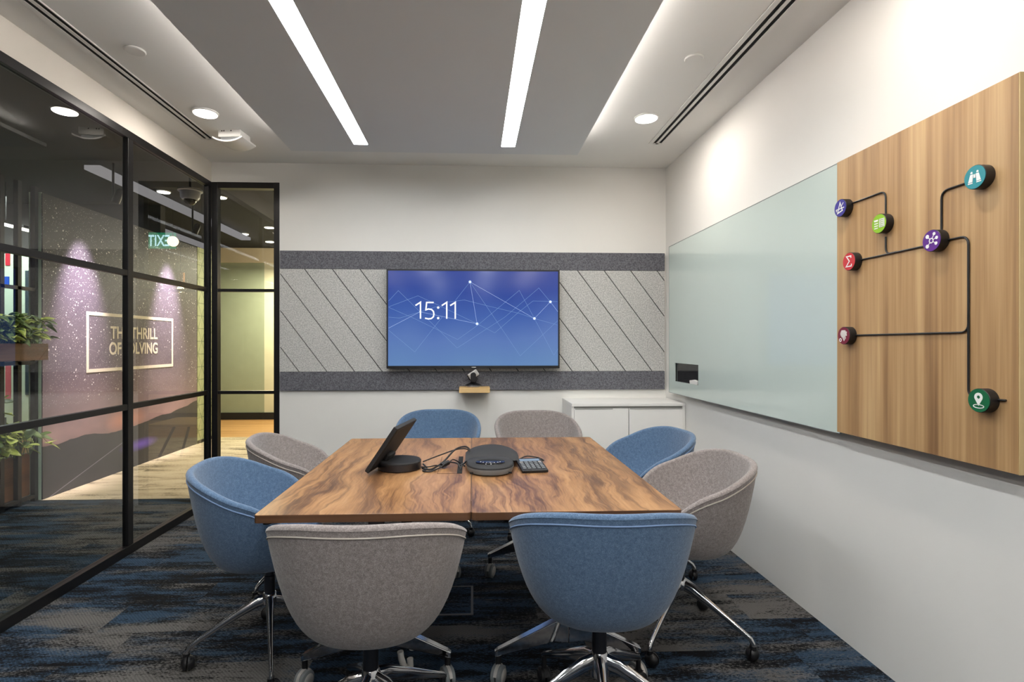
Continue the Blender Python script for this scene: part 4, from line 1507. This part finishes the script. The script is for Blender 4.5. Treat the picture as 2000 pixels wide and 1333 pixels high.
planter('long brown wooden planter on the upper shelf', -3.60 + .02, -3.44, 3.75, 4.55, 1.168, 1.30, M['plank'])
planter('small grey planter on the middle shelf', -3.88, -3.66, 3.9, 4.42, .6285, .72, M['grey_pl'])


def leaf(mb, base, d, L, Wd, droop, mat):
    d = Vector(d).normalized()
    side = d.cross(Vector((0, 0, 1)))
    side = side.normalized() if side.length > .1 else Vector((1, 0, 0))
    tilt = random.uniform(-.6, .6)
    upv = side.cross(d).normalized()
    side = (side * math.cos(tilt) + upv * math.sin(tilt)).normalized()
    rows = []
    for k, wf in ((0, .06), (.22, .8), (.5, 1.0), (.78, .65), (1.0, .04)):
        p = Vector(base) + d * (L * k) + Vector((0, 0, -droop * L * k * k))
        w_ = side * (Wd * .5 * wf)
        rows.append([tuple(p - w_), tuple(p + upv * (-.12 * Wd * wf)), tuple(p + w_)])
    b0 = len(mb.v)
    vs = [q for r in rows for q in r]
    fs = []
    for i in range(4):
        for j in range(2):
            a = i * 3 + j
            fs.append((a, a + 1, a + 4, a + 3))
    mb.add(vs, fs)


def plant(label, cat, x0, x1, y0, y1, z, n_, L, Wd, spread, hgt, mats, stems=True):
    t = thing('potted_plant', label, cat, ((x0 + x1) / 2, (y0 + y1) / 2, z), group=None)
    st, fo = MB(), MB()
    for i in range(n_):
        bx, by = random.uniform(x0, x1) - (x0 + x1) / 2, random.uniform(y0, y1) - (y0 + y1) / 2
        a = random.uniform(0, 2 * PI)
        out = random.uniform(.1, 1) * spread
        tip = Vector((bx + math.cos(a) * out, by + math.sin(a) * out, random.uniform(.3, 1) * hgt - out * .35))
        if stems:
            st.tube([(bx, by, -.025), ((bx * 1 + tip.x) / 2, (by + tip.y) / 2, hgt * .5), tuple(tip)], [.003, .0025, .0015], 5)
        fo.cur = random.choice([0, 0, 1])
        for k in range(2):
            a2 = a + random.uniform(-1.2, 1.2)
            leaf(fo, tip, (math.cos(a2), math.sin(a2), random.uniform(-.3, .7)), L * random.uniform(.7, 1.2), Wd * random.uniform(.7, 1.2), random.uniform(.1, .7), None)
    if stems:
        st.obj('stems', M['leaf'], t, smooth=True)
    o = fo.obj('foliage', mats, t, smooth=True)
    sm = o.modifiers.new('thick', 'SOLIDIFY')
    sm.thickness = .0012


plant('dense dark green leafy plant overflowing the upper brown planter', 'plant', -3.54, -3.47, 3.80, 4.50, 1.29, 260, .08, .045, .13, .25, [M['leaf'], M['leaf2']])
plant('round-leaved trailing plant in the middle grey planter', 'plant', -3.82, -3.70, 3.90, 4.40, .71, 70, .08, .07, .16, .2, [M['leaf'], M['leaf2']])
plant('lime green heart-leaved plant above the lower wooden box', 'plant', -3.70, -3.52, 3.75, 4.52, .44, 130, .09, .08, .15, .24, [M['leaf2'], M['leaf']])
